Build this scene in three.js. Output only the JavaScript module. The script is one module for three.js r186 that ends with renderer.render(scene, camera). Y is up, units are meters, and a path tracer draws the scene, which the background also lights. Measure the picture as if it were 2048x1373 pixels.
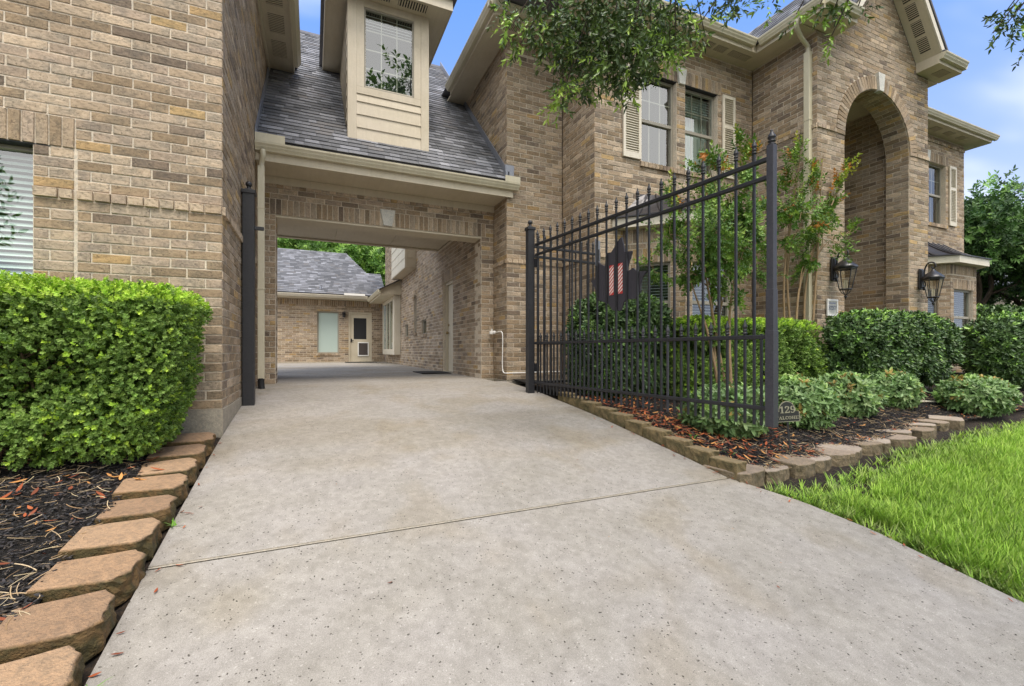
import * as THREE from 'three';
import { mergeGeometries } from 'three/addons/utils/BufferGeometryUtils.js';
import { RoundedBoxGeometry } from 'three/addons/geometries/RoundedBoxGeometry.js';
import { TextGeometry } from 'three/addons/geometries/TextGeometry.js';
import { FontLoader } from 'three/addons/loaders/FontLoader.js';

// ---------------------------------------------------------------- camera, sky, sun, exposure
// plan coordinates: u to the right along the facades, v away from the street; three.js x = u, z = -v
const scene = new THREE.Scene();
const camera = new THREE.PerspectiveCamera(74.36, 1024 / 686, 0.05, 400);
camera.position.set(0, 1.5, 0);
camera.lookAt(0.4035, 1.5, -0.915);
camera.setViewOffset(2048, 1373, 0, -15.5, 2048, 1373);
camera.updateMatrixWorld(true);

const renderer = new THREE.WebGLRenderer({ antialias: true });
renderer.setSize(1024, 686);
renderer.toneMapping = THREE.LinearToneMapping;
renderer.toneMappingExposure = 1.62;
renderer.shadowMap.enabled = true;

const sunDir = new THREE.Vector3(0.03, 0.92, 0.38).normalize();
const sun = new THREE.DirectionalLight(new THREE.Color(1.0, 0.92, 0.82), 2.5);
sun.position.copy(sunDir).multiplyScalar(40);
sun.castShadow = true;
sun.shadow.radius = 50;
sun.shadow.mapSize.set(4096, 4096);
Object.assign(sun.shadow.camera, { left: -22, right: 22, top: 22, bottom: -22, near: 1, far: 110 });
scene.add(sun); scene.add(sun.target);

// ---------------------------------------------------------------- random numbers and noise
function rngOf(seed) { let a = seed >>> 0; return () => { a = (a + 0x6D2B79F5) | 0; let t = Math.imul(a ^ (a >>> 15), 1 | a); t = (t + Math.imul(t ^ (t >>> 7), 61 | t)) ^ t; return ((t ^ (t >>> 14)) >>> 0) / 4294967296; }; }
const lattice = (() => { const r = rngOf(77), a = new Float32Array(65536); for (let i = 0; i < 65536; i++) a[i] = r(); return a; })();
const lat = (x, y) => lattice[((y & 255) << 8) | (x & 255)];
function vnoise(x, y, per = 256) {                                   // value noise, tiles with period per
  const xi = Math.floor(x), yi = Math.floor(y), fx = x - xi, fy = y - yi;
  const sx = fx * fx * (3 - 2 * fx), sy = fy * fy * (3 - 2 * fy), m = (k) => ((k % per) + per) % per;
  const x0 = m(xi), x1 = m(xi + 1), y0 = m(yi), y1 = m(yi + 1);
  const a = lat(x0, y0), b = lat(x1, y0), c = lat(x0, y1), d = lat(x1, y1);
  return a + (b - a) * sx + (c - a) * sy + (a - b - c + d) * sx * sy;
}
function fbm(x, y, oct = 4, per = 256) { let s = 0, w = 0.5, f = 1, t = 0; for (let i = 0; i < oct; i++) { s += w * vnoise(x * f + i * 17, y * f + i * 31, per * f > 256 ? 256 : per * f); t += w; w *= 0.5; f *= 2; } return s / t; }
const clamp = (x, a = 0, b = 1) => Math.min(b, Math.max(a, x));
const lerp = (a, b, t) => a + (b - a) * t;
const sstep = (a, b, x) => { const t = clamp((x - a) / (b - a)); return t * t * (3 - 2 * t); };
const lin = (r, g, b) => new THREE.Color().setRGB(r / 255, g / 255, b / 255, THREE.SRGBColorSpace);

{ // blue sky with thin high cloud and cloud added mostly out of view, brightened to raise ambient light
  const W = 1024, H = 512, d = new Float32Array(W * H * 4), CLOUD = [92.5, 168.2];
  for (let j = 0; j < H; j++) for (let i = 0; i < W; i++) {
    const el = ((j + 0.5) / H - 0.5) * Math.PI, az = ((i + 0.5) / W - 0.5) * 2 * Math.PI, e = Math.max(0, Math.sin(el));
    const k = Math.pow(1 - e, 2.6);
    let r = lerp(0.085, 0.70, k), g = lerp(0.25, 0.77, k), b = lerp(0.72, 0.90, k);
    const px = Math.cos(az) * Math.cos(el) / (e + 0.18), pz = Math.sin(az) * Math.cos(el) / (e + 0.18);
    const wisp = sstep(0.46, 0.82, fbm(px * 1.1 + pz * 0.5 + 31, pz * 3.2 - px * 0.8 + 12, 5)) * 0.8 * sstep(0.02, 0.2, e), fillCloud = sstep(0.50, 0.66, fbm(px * 0.62 + CLOUD[0], pz * 0.62 + CLOUD[1], 5)) * sstep(0.03, 0.14, e);
    r = lerp(r, 0.95, wisp); g = lerp(g, 0.97, wisp); b = lerp(b, 1.0, wisp); r = lerp(r, 1.6, fillCloud); g = lerp(g, 1.61, fillCloud); b = lerp(b, 1.64, fillCloud);
    if (el < 0) { r = 0.30; g = 0.32; b = 0.28; }
    const o = (j * W + i) * 4; d[o] = r * 0.92; d[o + 1] = g * 0.91; d[o + 2] = b * 0.88; d[o + 3] = 1;
  }
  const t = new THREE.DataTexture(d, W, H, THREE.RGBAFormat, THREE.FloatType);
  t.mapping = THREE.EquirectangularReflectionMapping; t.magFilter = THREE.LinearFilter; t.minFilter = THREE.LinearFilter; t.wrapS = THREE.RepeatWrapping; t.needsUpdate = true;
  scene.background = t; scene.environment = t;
}

// ---------------------------------------------------------------- textures and materials
function tex(size, fn, metres, srgb = true) {                       // fn(x, y in 0..1) -> [r, g, b] 0..255
  const d = new Uint8Array(size * size * 4);
  for (let j = 0; j < size; j++) for (let i = 0; i < size; i++) { const c = fn(i / size, j / size), o = (j * size + i) * 4; d[o] = clamp(c[0], 0, 255); d[o + 1] = clamp(c[1], 0, 255); d[o + 2] = clamp(c[2], 0, 255); d[o + 3] = 255; }
  const t = new THREE.DataTexture(d, size, size);
  t.wrapS = t.wrapT = THREE.RepeatWrapping; t.magFilter = THREE.LinearFilter; t.minFilter = THREE.LinearMipmapLinearFilter; t.generateMipmaps = true;
  t.repeat.set(1 / metres, 1 / metres); if (srgb) t.colorSpace = THREE.SRGBColorSpace; t.needsUpdate = true; return t;
}
const grey = (v, w = 0) => [v + w, v, v - w];
const rT = rngOf(5);
const brickMap = tex(512, (x, y) => {
  const big = fbm(x * 6, y * 10, 3, 6), mid = fbm(x * 40, y * 48, 3, 40), fine = lat(Math.floor(x * 512), Math.floor(y * 512) & 255);
  const crack = Math.abs(fbm(x * 22 + 3, y * 30 + 9, 3, 22) - 0.5) < 0.014 ? -55 : 0, lime = fbm(x * 18 + 50, y * 24 + 8, 3, 18) > 0.70 ? 26 : 0;
  return grey(234 + (big - 0.5) * 60 + (mid - 0.5) * 70 + (fine - 0.5) * 34 + crack + lime, (big - 0.5) * 14);
}, 0.62);
const brickBump = tex(512, (x, y) => { const m = fbm(x * 40, y * 48, 4, 40), c = Math.abs(fbm(x * 22 + 3, y * 30 + 9, 3, 22) - 0.5) < 0.014 ? -70 : 0; return grey(128 + (m - 0.5) * 160 + c); }, 0.62, false);
const pits = (() => {                                                // pits and pale stones of an old broomed slab
  const n = 1536, h = new Float32Array(n * n), c = new Float32Array(n * n), r = rngOf(91);
  for (let k = 0; k < 8500; k++) { const x = r() * n, y = r() * n, dark = r() < 0.55, rad = (dark ? 0.55 + r() * r() * 2.3 : 0.8 + r() * 1.6), st = 1 + r() * 1.2, a = r() * 6.28, ca = Math.cos(a), sa = Math.sin(a), R = Math.ceil(rad * 2.4);
    const amt = dark ? -(30 + r() * 80) : 8 + r() * 18;
    for (let j = -R; j <= R; j++) for (let i = -R; i <= R; i++) { const q = Math.hypot((i * ca + j * sa) / st, (-i * sa + j * ca)) / rad; if (q < 1.15) { const o = (((Math.floor(y) + j + n) % n) * n) + ((Math.floor(x) + i + n) % n), w = 1 - sstep(0.7, 1.15, q); c[o] = amt * w; if (dark) h[o] = -90 * w; } } }
  return { n, h, c };
})();
const at = (a, n, x, y) => a[Math.min(n - 1, Math.floor(y * n)) * n + Math.min(n - 1, Math.floor(x * n))];
const concreteMap = tex(1536, (x, y) => {
  const b = fbm(x * 5, y * 5, 4, 5), m = fbm(x * 60 + 9, y * 60 + 4, 3, 60), f = lat(Math.floor(x * 1536) & 255, (Math.floor(y * 1536) + (Math.floor(x * 1536) >> 8) * 37) & 255);
  const v = 150 + (b - 0.5) * 16 + (m - 0.5) * 26 + (f - 0.5) * 40 + at(pits.c, pits.n, x, y); return [v + 3, v - 2, v - 10 + (b - 0.5) * 6];
}, 2.3);
const concreteBump = tex(1024, (x, y) => grey(150 + (fbm(x * 70, y * 70, 3, 70) - 0.5) * 60 + at(pits.h, pits.n, x, y)), 2.3, false);
const speckMap = tex(512, (x, y) => { const f = lat(Math.floor(x * 512) & 255, (Math.floor(y * 512) + (x > 0.5 ? 91 : 0)) & 255), m = fbm(x * 30, y * 30, 3, 30), b = fbm(x * 5 + 7, y * 5, 3, 5); return grey(222 + (f - 0.5) * 50 + (m - 0.5) * 50 + (b - 0.5) * 26, (m - 0.5) * 10); }, 0.4);
const speckBump = tex(512, (x, y) => grey(128 + (fbm(x * 60, y * 60, 3, 60) - 0.5) * 200), 0.4, false);
const paintMap = tex(512, (x, y) => { const b = fbm(x * 4, y * 4, 4, 4), s = fbm(x * 40, y * 6, 3, 40), f = fbm(x * 90, y * 90, 2, 90); return [232 + (b - 0.5) * 16 + (s - 0.5) * 12 + (f - 0.5) * 10, 231 + (b - 0.5) * 18 + (s - 0.5) * 12 + (f - 0.5) * 10, 228 + (b - 0.5) * 26 + (s - 0.5) * 14 + (f - 0.5) * 10]; }, 1.3);
const soilMap = tex(512, (x, y) => { const m = fbm(x * 40, y * 40, 4, 40), f = lat(Math.floor(x * 512) & 255, Math.floor(y * 512) & 255); const v = 120 + (m - 0.5) * 190 + (f - 0.5) * 70; return [v, v * 0.95, v * 0.88]; }, 0.7);
const barkMap = tex(256, (x, y) => { const m = fbm(x * 14, y * 4, 4, 14); return grey(190 + (m - 0.5) * 130, 6); }, 0.35);
const mat = (o) => new THREE.MeshStandardMaterial(o);
const M = {
  brick: mat({ map: brickMap, bumpMap: brickBump, bumpScale: 0.005, vertexColors: true, roughness: 0.9 }),
  mortar: mat({ color: lin(230, 216, 194), map: speckMap, bumpMap: speckBump, bumpScale: 0.003, roughness: 0.95 }),
  found: mat({ color: lin(186, 176, 158), map: speckMap, bumpMap: speckBump, bumpScale: 0.003, roughness: 0.95 }),
  concrete: mat({ map: concreteMap, bumpMap: concreteBump, bumpScale: 0.004, vertexColors: true, roughness: 0.9 }),
  shingle: mat({ map: speckMap, bumpMap: speckBump, bumpScale: 0.002, vertexColors: true, roughness: 0.85 }),
  felt: mat({ color: lin(60, 60, 64), roughness: 0.9 }),
  trim: mat({ color: lin(218, 207, 184), map: paintMap, roughness: 0.55 }),
  trimPale: mat({ color: lin(232, 224, 206), map: paintMap, roughness: 0.5 }),
  gutter: mat({ color: lin(218, 210, 184), map: paintMap, roughness: 0.42 }),
  keystone: mat({ color: lin(228, 226, 216), map: speckMap, roughness: 0.85 }),
  alu: mat({ color: lin(150, 144, 130), roughness: 0.42 }),
  flash: mat({ color: lin(140, 143, 152), roughness: 0.45, metalness: 0.4 }),
  iron: mat({ color: lin(46, 46, 49), map: speckMap, roughness: 0.46, bumpMap: speckBump, bumpScale: 0.0008 }),
  ironWorn: mat({ color: lin(66, 65, 71), map: speckMap, roughness: 0.5, bumpMap: speckBump, bumpScale: 0.001 }),
  lampBlack: mat({ color: lin(38, 37, 38), roughness: 0.32 }),
  leafBoard: mat({ color: lin(66, 63, 70), map: paintMap, roughness: 0.7 }),
  metalRoof: mat({ color: lin(56, 54, 56), roughness: 0.35, metalness: 0.3 }),
  white: mat({ color: lin(236, 234, 228), roughness: 0.5 }),
  black: mat({ color: lin(30, 30, 32), roughness: 0.6 }),
  blind: mat({ color: lin(208, 220, 216), roughness: 0.6 }),
  room: mat({ color: lin(64, 66, 62), roughness: 0.95 }),
  curtain: mat({ color: lin(170, 180, 172), roughness: 0.9 }),
  glass: new THREE.MeshPhysicalMaterial({ color: lin(236, 244, 240), transmission: 1, thickness: 0, roughness: 0.01, ior: 2.3 }),
  lampGlass: new THREE.MeshPhysicalMaterial({ color: lin(238, 236, 226), transmission: 1, thickness: 0, roughness: 0.05, ior: 1.5 }),
  frosted: mat({ color: lin(176, 192, 184), roughness: 0.4 }),
  screen: mat({ color: lin(74, 66, 62), roughness: 0.8 }),
  soil: mat({ color: lin(98, 84, 68), map: soilMap, bumpMap: soilMap, bumpScale: 0.02, roughness: 1 }),
  mulch: mat({ color: lin(62, 56, 50), map: soilMap, bumpMap: soilMap, bumpScale: 0.03, roughness: 1 }),
  chip: mat({ color: 0xffffff, roughness: 0.85, side: THREE.DoubleSide }),
  stone: mat({ map: speckMap, bumpMap: speckBump, bumpScale: 0.006, vertexColors: true, roughness: 0.95 }),
  bark: mat({ color: lin(96, 84, 70), map: barkMap, bumpMap: barkMap, bumpScale: 0.01, roughness: 0.95 }),
  myrtleBark: mat({ color: lin(176, 152, 116), map: barkMap, roughness: 0.8 }),
  twig: mat({ color: lin(104, 88, 66), roughness: 0.95 }),
  leaf: new THREE.MeshPhysicalMaterial({ color: 0xffffff, roughness: 0.62, transmission: 0.38, thickness: 0, side: THREE.DoubleSide, ior: 1.35 }),
  glossLeaf: new THREE.MeshPhysicalMaterial({ color: 0xffffff, roughness: 0.42, transmission: 0.12, thickness: 0, side: THREE.DoubleSide, ior: 1.4 }),
  grass: new THREE.MeshPhysicalMaterial({ color: 0xffffff, roughness: 0.65, transmission: 0.25, thickness: 0, side: THREE.DoubleSide, ior: 1.35 }),
  stripeRed: mat({ color: lin(190, 58, 54), roughness: 0.4 }), stripeWhite: mat({ color: lin(240, 226, 216), roughness: 0.4 }),
  asphalt: mat({ color: lin(88, 88, 88), map: speckMap, roughness: 0.95 }),
  mat: mat({ color: lin(66, 64, 64), map: soilMap, roughness: 1 }),
  brass: mat({ color: lin(150, 130, 90), roughness: 0.35, metalness: 0.8 }),
  signFace: mat({ color: lin(40, 41, 38), roughness: 0.45 }), signGold: mat({ color: lin(150, 146, 124), roughness: 0.4 }),
};

// ---------------------------------------------------------------- scene helpers
const taken = {};
const numbered = (n) => { const k = taken[n] = (taken[n] ?? -1) + 1; return k ? `${n}_${String(k).padStart(3, '0')}` : n; };
const V = (u, y, v) => new THREE.Vector3(u, y, -v);
function mesh(name, geo, material, parent) { const m = new THREE.Mesh(geo, material); m.name = name; m.castShadow = m.receiveShadow = true; if (parent) parent.add(m); return m; }
function tag(o, label, category, group) { o.userData.label = label; o.userData.category = category; if (group) o.userData.group = group; return o; }
function thing(name, label, category, group) { const g = new THREE.Group(); g.name = numbered(name); scene.add(g); return tag(g, label, category, group); }
function structure(name, geo, material, parent) { const m = mesh(parent ? name : numbered(name), geo, material, parent || scene); m.userData.kind = 'structure'; return m; }
function rebase(g) {                                                  // put a group's origin at the base of what it holds
  g.updateMatrixWorld(true); const b = new THREE.Box3().setFromObject(g), p = new THREE.Vector3((b.min.x + b.max.x) / 2, b.min.y, (b.min.z + b.max.z) / 2);
  for (const c of g.children) c.position.sub(p); g.position.add(p); g.updateMatrixWorld(true); return g;
}
function uvBox(g) {                                                   // uv in metres by the face's main axis
  if (g.index) g = g.toNonIndexed(); const p = g.attributes.position, n = g.attributes.normal, uv = new Float32Array(p.count * 2);
  for (let i = 0; i < p.count; i++) { const ax = Math.abs(n.getX(i)), ay = Math.abs(n.getY(i)), az = Math.abs(n.getZ(i)), x = p.getX(i), y = p.getY(i), z = p.getZ(i);
    if (ay > ax && ay > az) { uv[2 * i] = x; uv[2 * i + 1] = z; } else if (ax > az) { uv[2 * i] = z; uv[2 * i + 1] = y; } else { uv[2 * i] = x; uv[2 * i + 1] = y; } }
  g.setAttribute('uv', new THREE.BufferAttribute(uv, 2)); return g;
}
const strip = (g) => { for (const k of Object.keys(g.attributes)) if (!['position', 'normal', 'uv'].includes(k)) g.deleteAttribute(k); return g; };
const join = (list) => mergeGeometries(list.map((g) => strip(g.index ? g.toNonIndexed() : g)), false);
// box by its bounds in local x, y, z
function bx(x0, x1, y0, y1, z0, z1) { const g = new THREE.BoxGeometry(Math.abs(x1 - x0), Math.abs(y1 - y0), Math.abs(z1 - z0)); g.translate((x0 + x1) / 2, (y0 + y1) / 2, (z0 + z1) / 2); return uvBox(g); }
// box by its bounds in plan coordinates
const pbx = (u0, u1, y0, y1, v0, v1) => bx(u0, u1, y0, y1, -v1, -v0);
// soft-edged box
function rbx(x0, x1, y0, y1, z0, z1, r = 0.004) { const g = new RoundedBoxGeometry(Math.abs(x1 - x0), Math.abs(y1 - y0), Math.abs(z1 - z0), 2, r); g.translate((x0 + x1) / 2, (y0 + y1) / 2, (z0 + z1) / 2); return uvBox(g); }
// polygon (2-D points) swept: X and Y are unit vectors, the sweep runs along X x Y for len
function prism(pts, origin, X, Y, len, bevel = 0) {
  const s = new THREE.Shape(pts.map(([a, b]) => new THREE.Vector2(a, b)));
  const g = new THREE.ExtrudeGeometry(s, { depth: len, bevelEnabled: bevel > 0, bevelSize: bevel, bevelThickness: bevel, bevelSegments: 2, curveSegments: 16 });
  const Z = new THREE.Vector3().crossVectors(X, Y); g.applyMatrix4(new THREE.Matrix4().makeBasis(X, Y, Z).setPosition(origin)); return uvBox(g);
}
const X3 = new THREE.Vector3(1, 0, 0), Y3 = new THREE.Vector3(0, 1, 0), Z3 = new THREE.Vector3(0, 0, 1);
const dirOf = (th) => new THREE.Vector3(Math.cos(th), 0, -Math.sin(th)), normOf = (th) => new THREE.Vector3(Math.sin(th), 0, Math.cos(th));
function tube(points, r, seg = 24, rad = 8) { const c = new THREE.CatmullRomCurve3(points, false, 'centripetal'); return new THREE.TubeGeometry(c, seg, r, rad, false); }

// ---------------------------------------------------------------- ground heights
const KV = [-60, -14, -6, -3, 0, 1, 2.02, 2.66, 3.5, 4.67, 5.93, 7.78, 11, 20, 60], KY = [-1.0, -0.95, -0.78, -0.5, -0.005, 0.168, 0.35, 0.464, 0.60, 0.77, 0.90, 0.996, 1.008, 1.022, 1.05];
function gy(v) { if (v <= KV[0]) return KY[0]; for (let i = 0; i < KV.length - 1; i++) if (v <= KV[i + 1]) {
  const h = KV[i + 1] - KV[i], t = (v - KV[i]) / h, sl = (k) => { if (k <= 0 || k >= KV.length - 1) return 0; const a = (KY[k] - KY[k - 1]) / (KV[k] - KV[k - 1]), b = (KY[k + 1] - KY[k]) / (KV[k + 1] - KV[k]); return a * b <= 0 ? 0 : 2 * a * b / (a + b); };
  const m0 = sl(i) * h, m1 = sl(i + 1) * h; return KY[i] * (1 + 2 * t) * (1 - t) ** 2 + m0 * t * (1 - t) ** 2 + KY[i + 1] * t * t * (3 - 2 * t) + m1 * t * t * (t - 1); } return KY[KY.length - 1]; }
const polyAt = (pts, x) => { if (x <= pts[0][0]) return pts[0][1]; for (let i = 0; i < pts.length - 1; i++) if (x <= pts[i + 1][0]) return lerp(pts[i][1], pts[i + 1][1], (x - pts[i][0]) / (pts[i + 1][0] - pts[i][0])); return pts[pts.length - 1][1]; };
const driveRight = (v) => polyAt([[-8, 4.6], [-3, 3.75], [1.08, 3.40], [1.78, 3.41], [2.2, 3.32], [2.66, 3.10], [5.3, 3.0], [5.93, 3.02], [7.0, 3.03]], v);
const driveLeft = (v) => polyAt([[-8, -1.6], [-2, -0.85], [0.5, -0.725], [20, -0.725]], v);
const bedEdge = (u) => polyAt([[3.1, 2.62], [3.82, 2.6], [4.85, 2.76], [6.2, 2.95], [8.0, 3.12], [16, 3.5], [40, 3.6]], u);

// ---------------------------------------------------------------- laid pieces: bricks and shingles
const BC = [[180, 162, 139], [172, 152, 127], [162, 141, 114], [151, 131, 105], [188, 159, 113], [128, 112, 95], [194, 174, 148], [174, 155, 134], [178, 149, 106], [141, 125, 107]].map((c) => lin(...c));
const BW = [0.19, 0.23, 0.2, 0.11, 0.045, 0.04, 0.065, 0.075, 0.015, 0.03];
const pick = (r, w) => { let x = r(), i = 0; while (i < w.length - 1 && (x -= w[i]) > 0) i++; return i; };
const geoCache = new Map();
function brickGeo(L, H, D, ci, variant) {
  const key = `${L.toFixed(3)}|${H.toFixed(3)}|${D.toFixed(3)}|${ci}|${variant}`; let g = geoCache.get(key); if (g) return g;
  const r = rngOf(ci * 131 + variant * 977 + Math.round(L * 1000) * 7 + Math.round(H * 1000)), c = 0.0032, j = () => (r() - 0.5) * 0.0045, x = L / 2, y = H / 2;
  const f = [[-x + c + j(), -y + c + j()], [x - c + j(), -y + c + j()], [x - c + j(), y - c + j()], [-x + c + j(), y - c + j()]].map(([a, b]) => [a, b, (r() - 0.5) * 0.003]);
  const o = [[-x + j() * 0.6, -y + j() * 0.4], [x + j() * 0.6, -y + j() * 0.4], [x + j() * 0.6, y + j() * 0.4], [-x + j() * 0.6, y + j() * 0.4]], m = o.map(([a, b]) => [a, b, -0.0028]), k = o.map(([a, b]) => [a, b, -D]);
  const P = [], N = [], U = [], C = [], base = BC[ci], tone = 0.9 + r() * 0.2, ends = [0, 1, 2, 3].map(() => tone * (0.9 + r() * 0.2)), ou = r() * 0.6, ov = r() * 0.6;
  const vert = (p, q) => { P.push(p[0], p[1], p[2]); U.push(L >= H ? p[0] + ou : p[1] + ou, L >= H ? p[1] + ov + p[2] : p[0] + ov); const e = ends[q]; C.push(base.r * e, base.g * e, base.b * e); };
  const quad = (a, b, cc, d, qa, qb, qc, qd) => { const s = P.length; vert(a, qa); vert(b, qb); vert(cc, qc); vert(a, qa); vert(cc, qc); vert(d, qd); const A = new THREE.Vector3(...a), n = new THREE.Vector3(...b).sub(A).cross(new THREE.Vector3(...cc).sub(A)).normalize(); for (let i = s; i < P.length; i += 3) N.push(n.x, n.y, n.z); };
  quad(f[0], f[1], f[2], f[3], 0, 1, 2, 3);
  for (let i = 0; i < 4; i++) { const n = (i + 1) % 4; quad(m[i], m[n], f[n], f[i], i, n, n, i); quad(k[i], k[n], m[n], m[i], i, n, n, i); }
  g = new THREE.BufferGeometry(); g.setAttribute('position', new THREE.Float32BufferAttribute(P, 3)); g.setAttribute('normal', new THREE.Float32BufferAttribute(N, 3)); g.setAttribute('uv', new THREE.Float32BufferAttribute(U, 2)); g.setAttribute('color', new THREE.Float32BufferAttribute(C, 3));
  geoCache.set(key, g); return g;
}
const viewProj = new THREE.Matrix4();
class Pool {                                                          // pieces of one thing: the largest in view become meshes, the rest one part
  constructor(piece, rest, material) { this.piece = piece; this.rest = rest; this.material = material; this.items = []; }
  add(parent, geo, pos, rotZ = 0, area = 0.02, weight = 1, tilt = 0) { this.items.push({ parent, geo, pos, rotZ, tilt, area, weight }); }
  finish(root, most = 300) {
    camera.updateMatrixWorld(true); viewProj.multiplyMatrices(camera.projectionMatrix, camera.matrixWorldInverse); root.updateMatrixWorld(true);
    const w = new THREE.Vector3(), n = new THREE.Vector3(), e = new THREE.Euler(), q = new THREE.Quaternion(), one = new THREE.Vector3(1, 1, 1);
    for (const it of this.items) {
      w.copy(it.pos).applyMatrix4(it.parent.matrixWorld); n.set(0, 0, 1).transformDirection(it.parent.matrixWorld);
      const to = new THREE.Vector3().subVectors(camera.position, w), d = to.length(), p = w.clone().applyMatrix4(viewProj);
      const seen = Math.abs(p.x) < 1 && Math.abs(p.y) < 1 && p.z < 1 && w.clone().applyMatrix4(camera.matrixWorldInverse).z < 0;
      it.size = seen ? it.weight * it.area * Math.max(0.02, n.dot(to) / d) / (d * d) : 0;
    }
    this.items.sort((a, b) => b.size - a.size); const merged = [];
    this.items.forEach((it, i) => {
      e.set(it.tilt, 0, it.rotZ); 
      if (i < most && it.size > 0) { const m = mesh(this.piece, it.geo, this.material, it.parent); m.position.copy(it.pos); m.rotation.copy(e); }
      else { const g = it.geo.clone(); g.applyMatrix4(new THREE.Matrix4().compose(it.pos, q.setFromEuler(e), one)); g.applyMatrix4(it.parent.matrixWorld); merged.push(g); }
    });
    if (merged.length) { const m = mesh(this.rest, mergeGeometries(merged, false), this.material, root); m.userData.kind = 'stuff'; const inv = root.matrixWorld.clone().invert(); m.geometry.applyMatrix4(inv); }
  }
}
const Y0 = 0.99, CH = 0.081, BL = 0.256, snap = (y) => Y0 + Math.round((y - Y0) / CH) * CH;
// a brick wall seen from outside: s runs along the wall from its start, y is world height
// holes: [s0, s1, y0, y1] or {arch: [centre, half width, spring, bottom]}; blocks: brick-only exclusions; top(s) limits a gable
function brickWall(root, pool, name, u0, v0, th, len, y0, y1, o = {}) {
  const r = rngOf(o.seed || Math.round((u0 * 7 + v0 * 13 + th * 5) * 100)), holes = o.holes || [], blocks = o.blocks || [], D = o.thick || 0.2;
  const e = 0.009, top = o.top || [[len - e, y1], [e, y1]], yb0 = y0 - 0.001, low = holes.filter((h) => (h.arch ? h.arch[3] : h[2]) <= y0 + 0.01).sort((a, b) => (a.arch ? a.arch[0] : a[0]) - (b.arch ? b.arch[0] : b[0]));
  const s = new THREE.Shape(); s.moveTo(e, yb0);
  for (const h of low) { if (h.arch) { const [c, w, sp] = h.arch; s.lineTo(c - w, yb0); s.lineTo(c - w, sp); s.absarc(c, sp, w, Math.PI, 0, true); s.lineTo(c + w, yb0); } else { s.lineTo(h[0], yb0); s.lineTo(h[0], h[3]); s.lineTo(h[1], h[3]); s.lineTo(h[1], yb0); } }
  s.lineTo(len - e, yb0); for (const [a, b] of top) s.lineTo(a, b); s.closePath();
  for (const h of holes) { if (low.includes(h)) continue; const p = new THREE.Path(); if (h.arch) { const [c, w, sp, b] = h.arch; p.moveTo(c - w, b); p.lineTo(c - w, sp); p.absarc(c, sp, w, Math.PI, 0, true); p.lineTo(c + w, b); } else { p.moveTo(h[0], h[2]); p.lineTo(h[0], h[3]); p.lineTo(h[1], h[3]); p.lineTo(h[1], h[2]); } p.closePath(); s.holes.push(p); }
  const g = new THREE.ExtrudeGeometry(s, { depth: D, bevelEnabled: false, curveSegments: 24 }); g.translate(0, 0, -D - 0.0055);
  const W = mesh(name, uvBox(g), M.mortar, root); W.position.copy(V(u0, 0, v0)); W.rotation.y = th; W.updateMatrixWorld(true);
  const rowsTop = o.rowsTop || y1, off0 = o.offset ?? 0;
  for (let i = Math.floor((y0 - Y0) / CH + 0.01); ; i++) {
    const yb = Y0 + i * CH, ym = yb + CH / 2; if (ym > rowsTop) break; if (ym < y0) continue;
    let spans = [[o.s0 || 0, o.s1 || len]];
    if (o.limit) { const l = o.limit(ym); if (!l) continue; spans = [l]; }
    const cut = (a, b) => { const n = []; for (const [p, q] of spans) { if (b <= p || a >= q) { n.push([p, q]); continue; } if (a > p) n.push([p, a]); if (b < q) n.push([b, q]); } spans = n; };
    for (const h of [...holes, ...blocks]) { if (h.arch) { const [c, w, sp, b] = h.arch; if (ym < b) continue; if (ym < sp) cut(c - w, c + w); else if (ym - sp < w) { const k = Math.sqrt(w * w - (ym - sp) ** 2); cut(c - k, c + k); } } else if (ym > h[2] && ym < h[3]) cut(h[0], h[1]); }
    const belt = o.belt && Math.abs(ym - o.belt) < CH * 0.51, unit = belt ? 0.107 : BL, start = belt ? 0 : (((i % 2) + 2) % 2 ? BL * 0.5 : 0) + off0 + (r() - 0.5) * 0.016;
    for (const [a, b] of spans) {
      const edges = [a]; for (let x = start + Math.floor((a - start) / unit) * unit; x < b; x += unit) { const jx = x + (r() - 0.5) * 0.008; if (jx > a + 0.05 && jx < b - 0.05) edges.push(jx); } edges.push(b);
      for (let k = 0; k < edges.length - 1; k++) {
        const L0 = edges[k + 1] - edges[k] - 0.0115; if (L0 < 0.015) continue; const L = Math.round(L0 * 250) / 250, nz = fbm((edges[k] + u0 * 3) * 0.8 + 30, ym * 0.7 + v0, 3) - 0.5, ci = belt && r() < 0.7 ? 6 : r() < Math.abs(nz) * 1.5 ? (nz > 0 ? [0, 6, 7][Math.floor(r() * 3)] : [3, 2, 9][Math.floor(r() * 3)]) : pick(r, BW);
        const geo = brickGeo(L, CH - 0.0115, belt ? 0.05 : 0.02, ci, Math.floor(r() * (L > 0.23 ? 5 : 2)));
        pool.add(W, geo, new THREE.Vector3((edges[k] + edges[k + 1]) / 2, ym + (r() - 0.5) * 0.002, belt ? 0.022 : (r() - 0.5) * 0.004), (r() - 0.5) * 0.006, L * CH, o.weight ?? 1);
      }
    }
  }
  return W;
}
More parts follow.
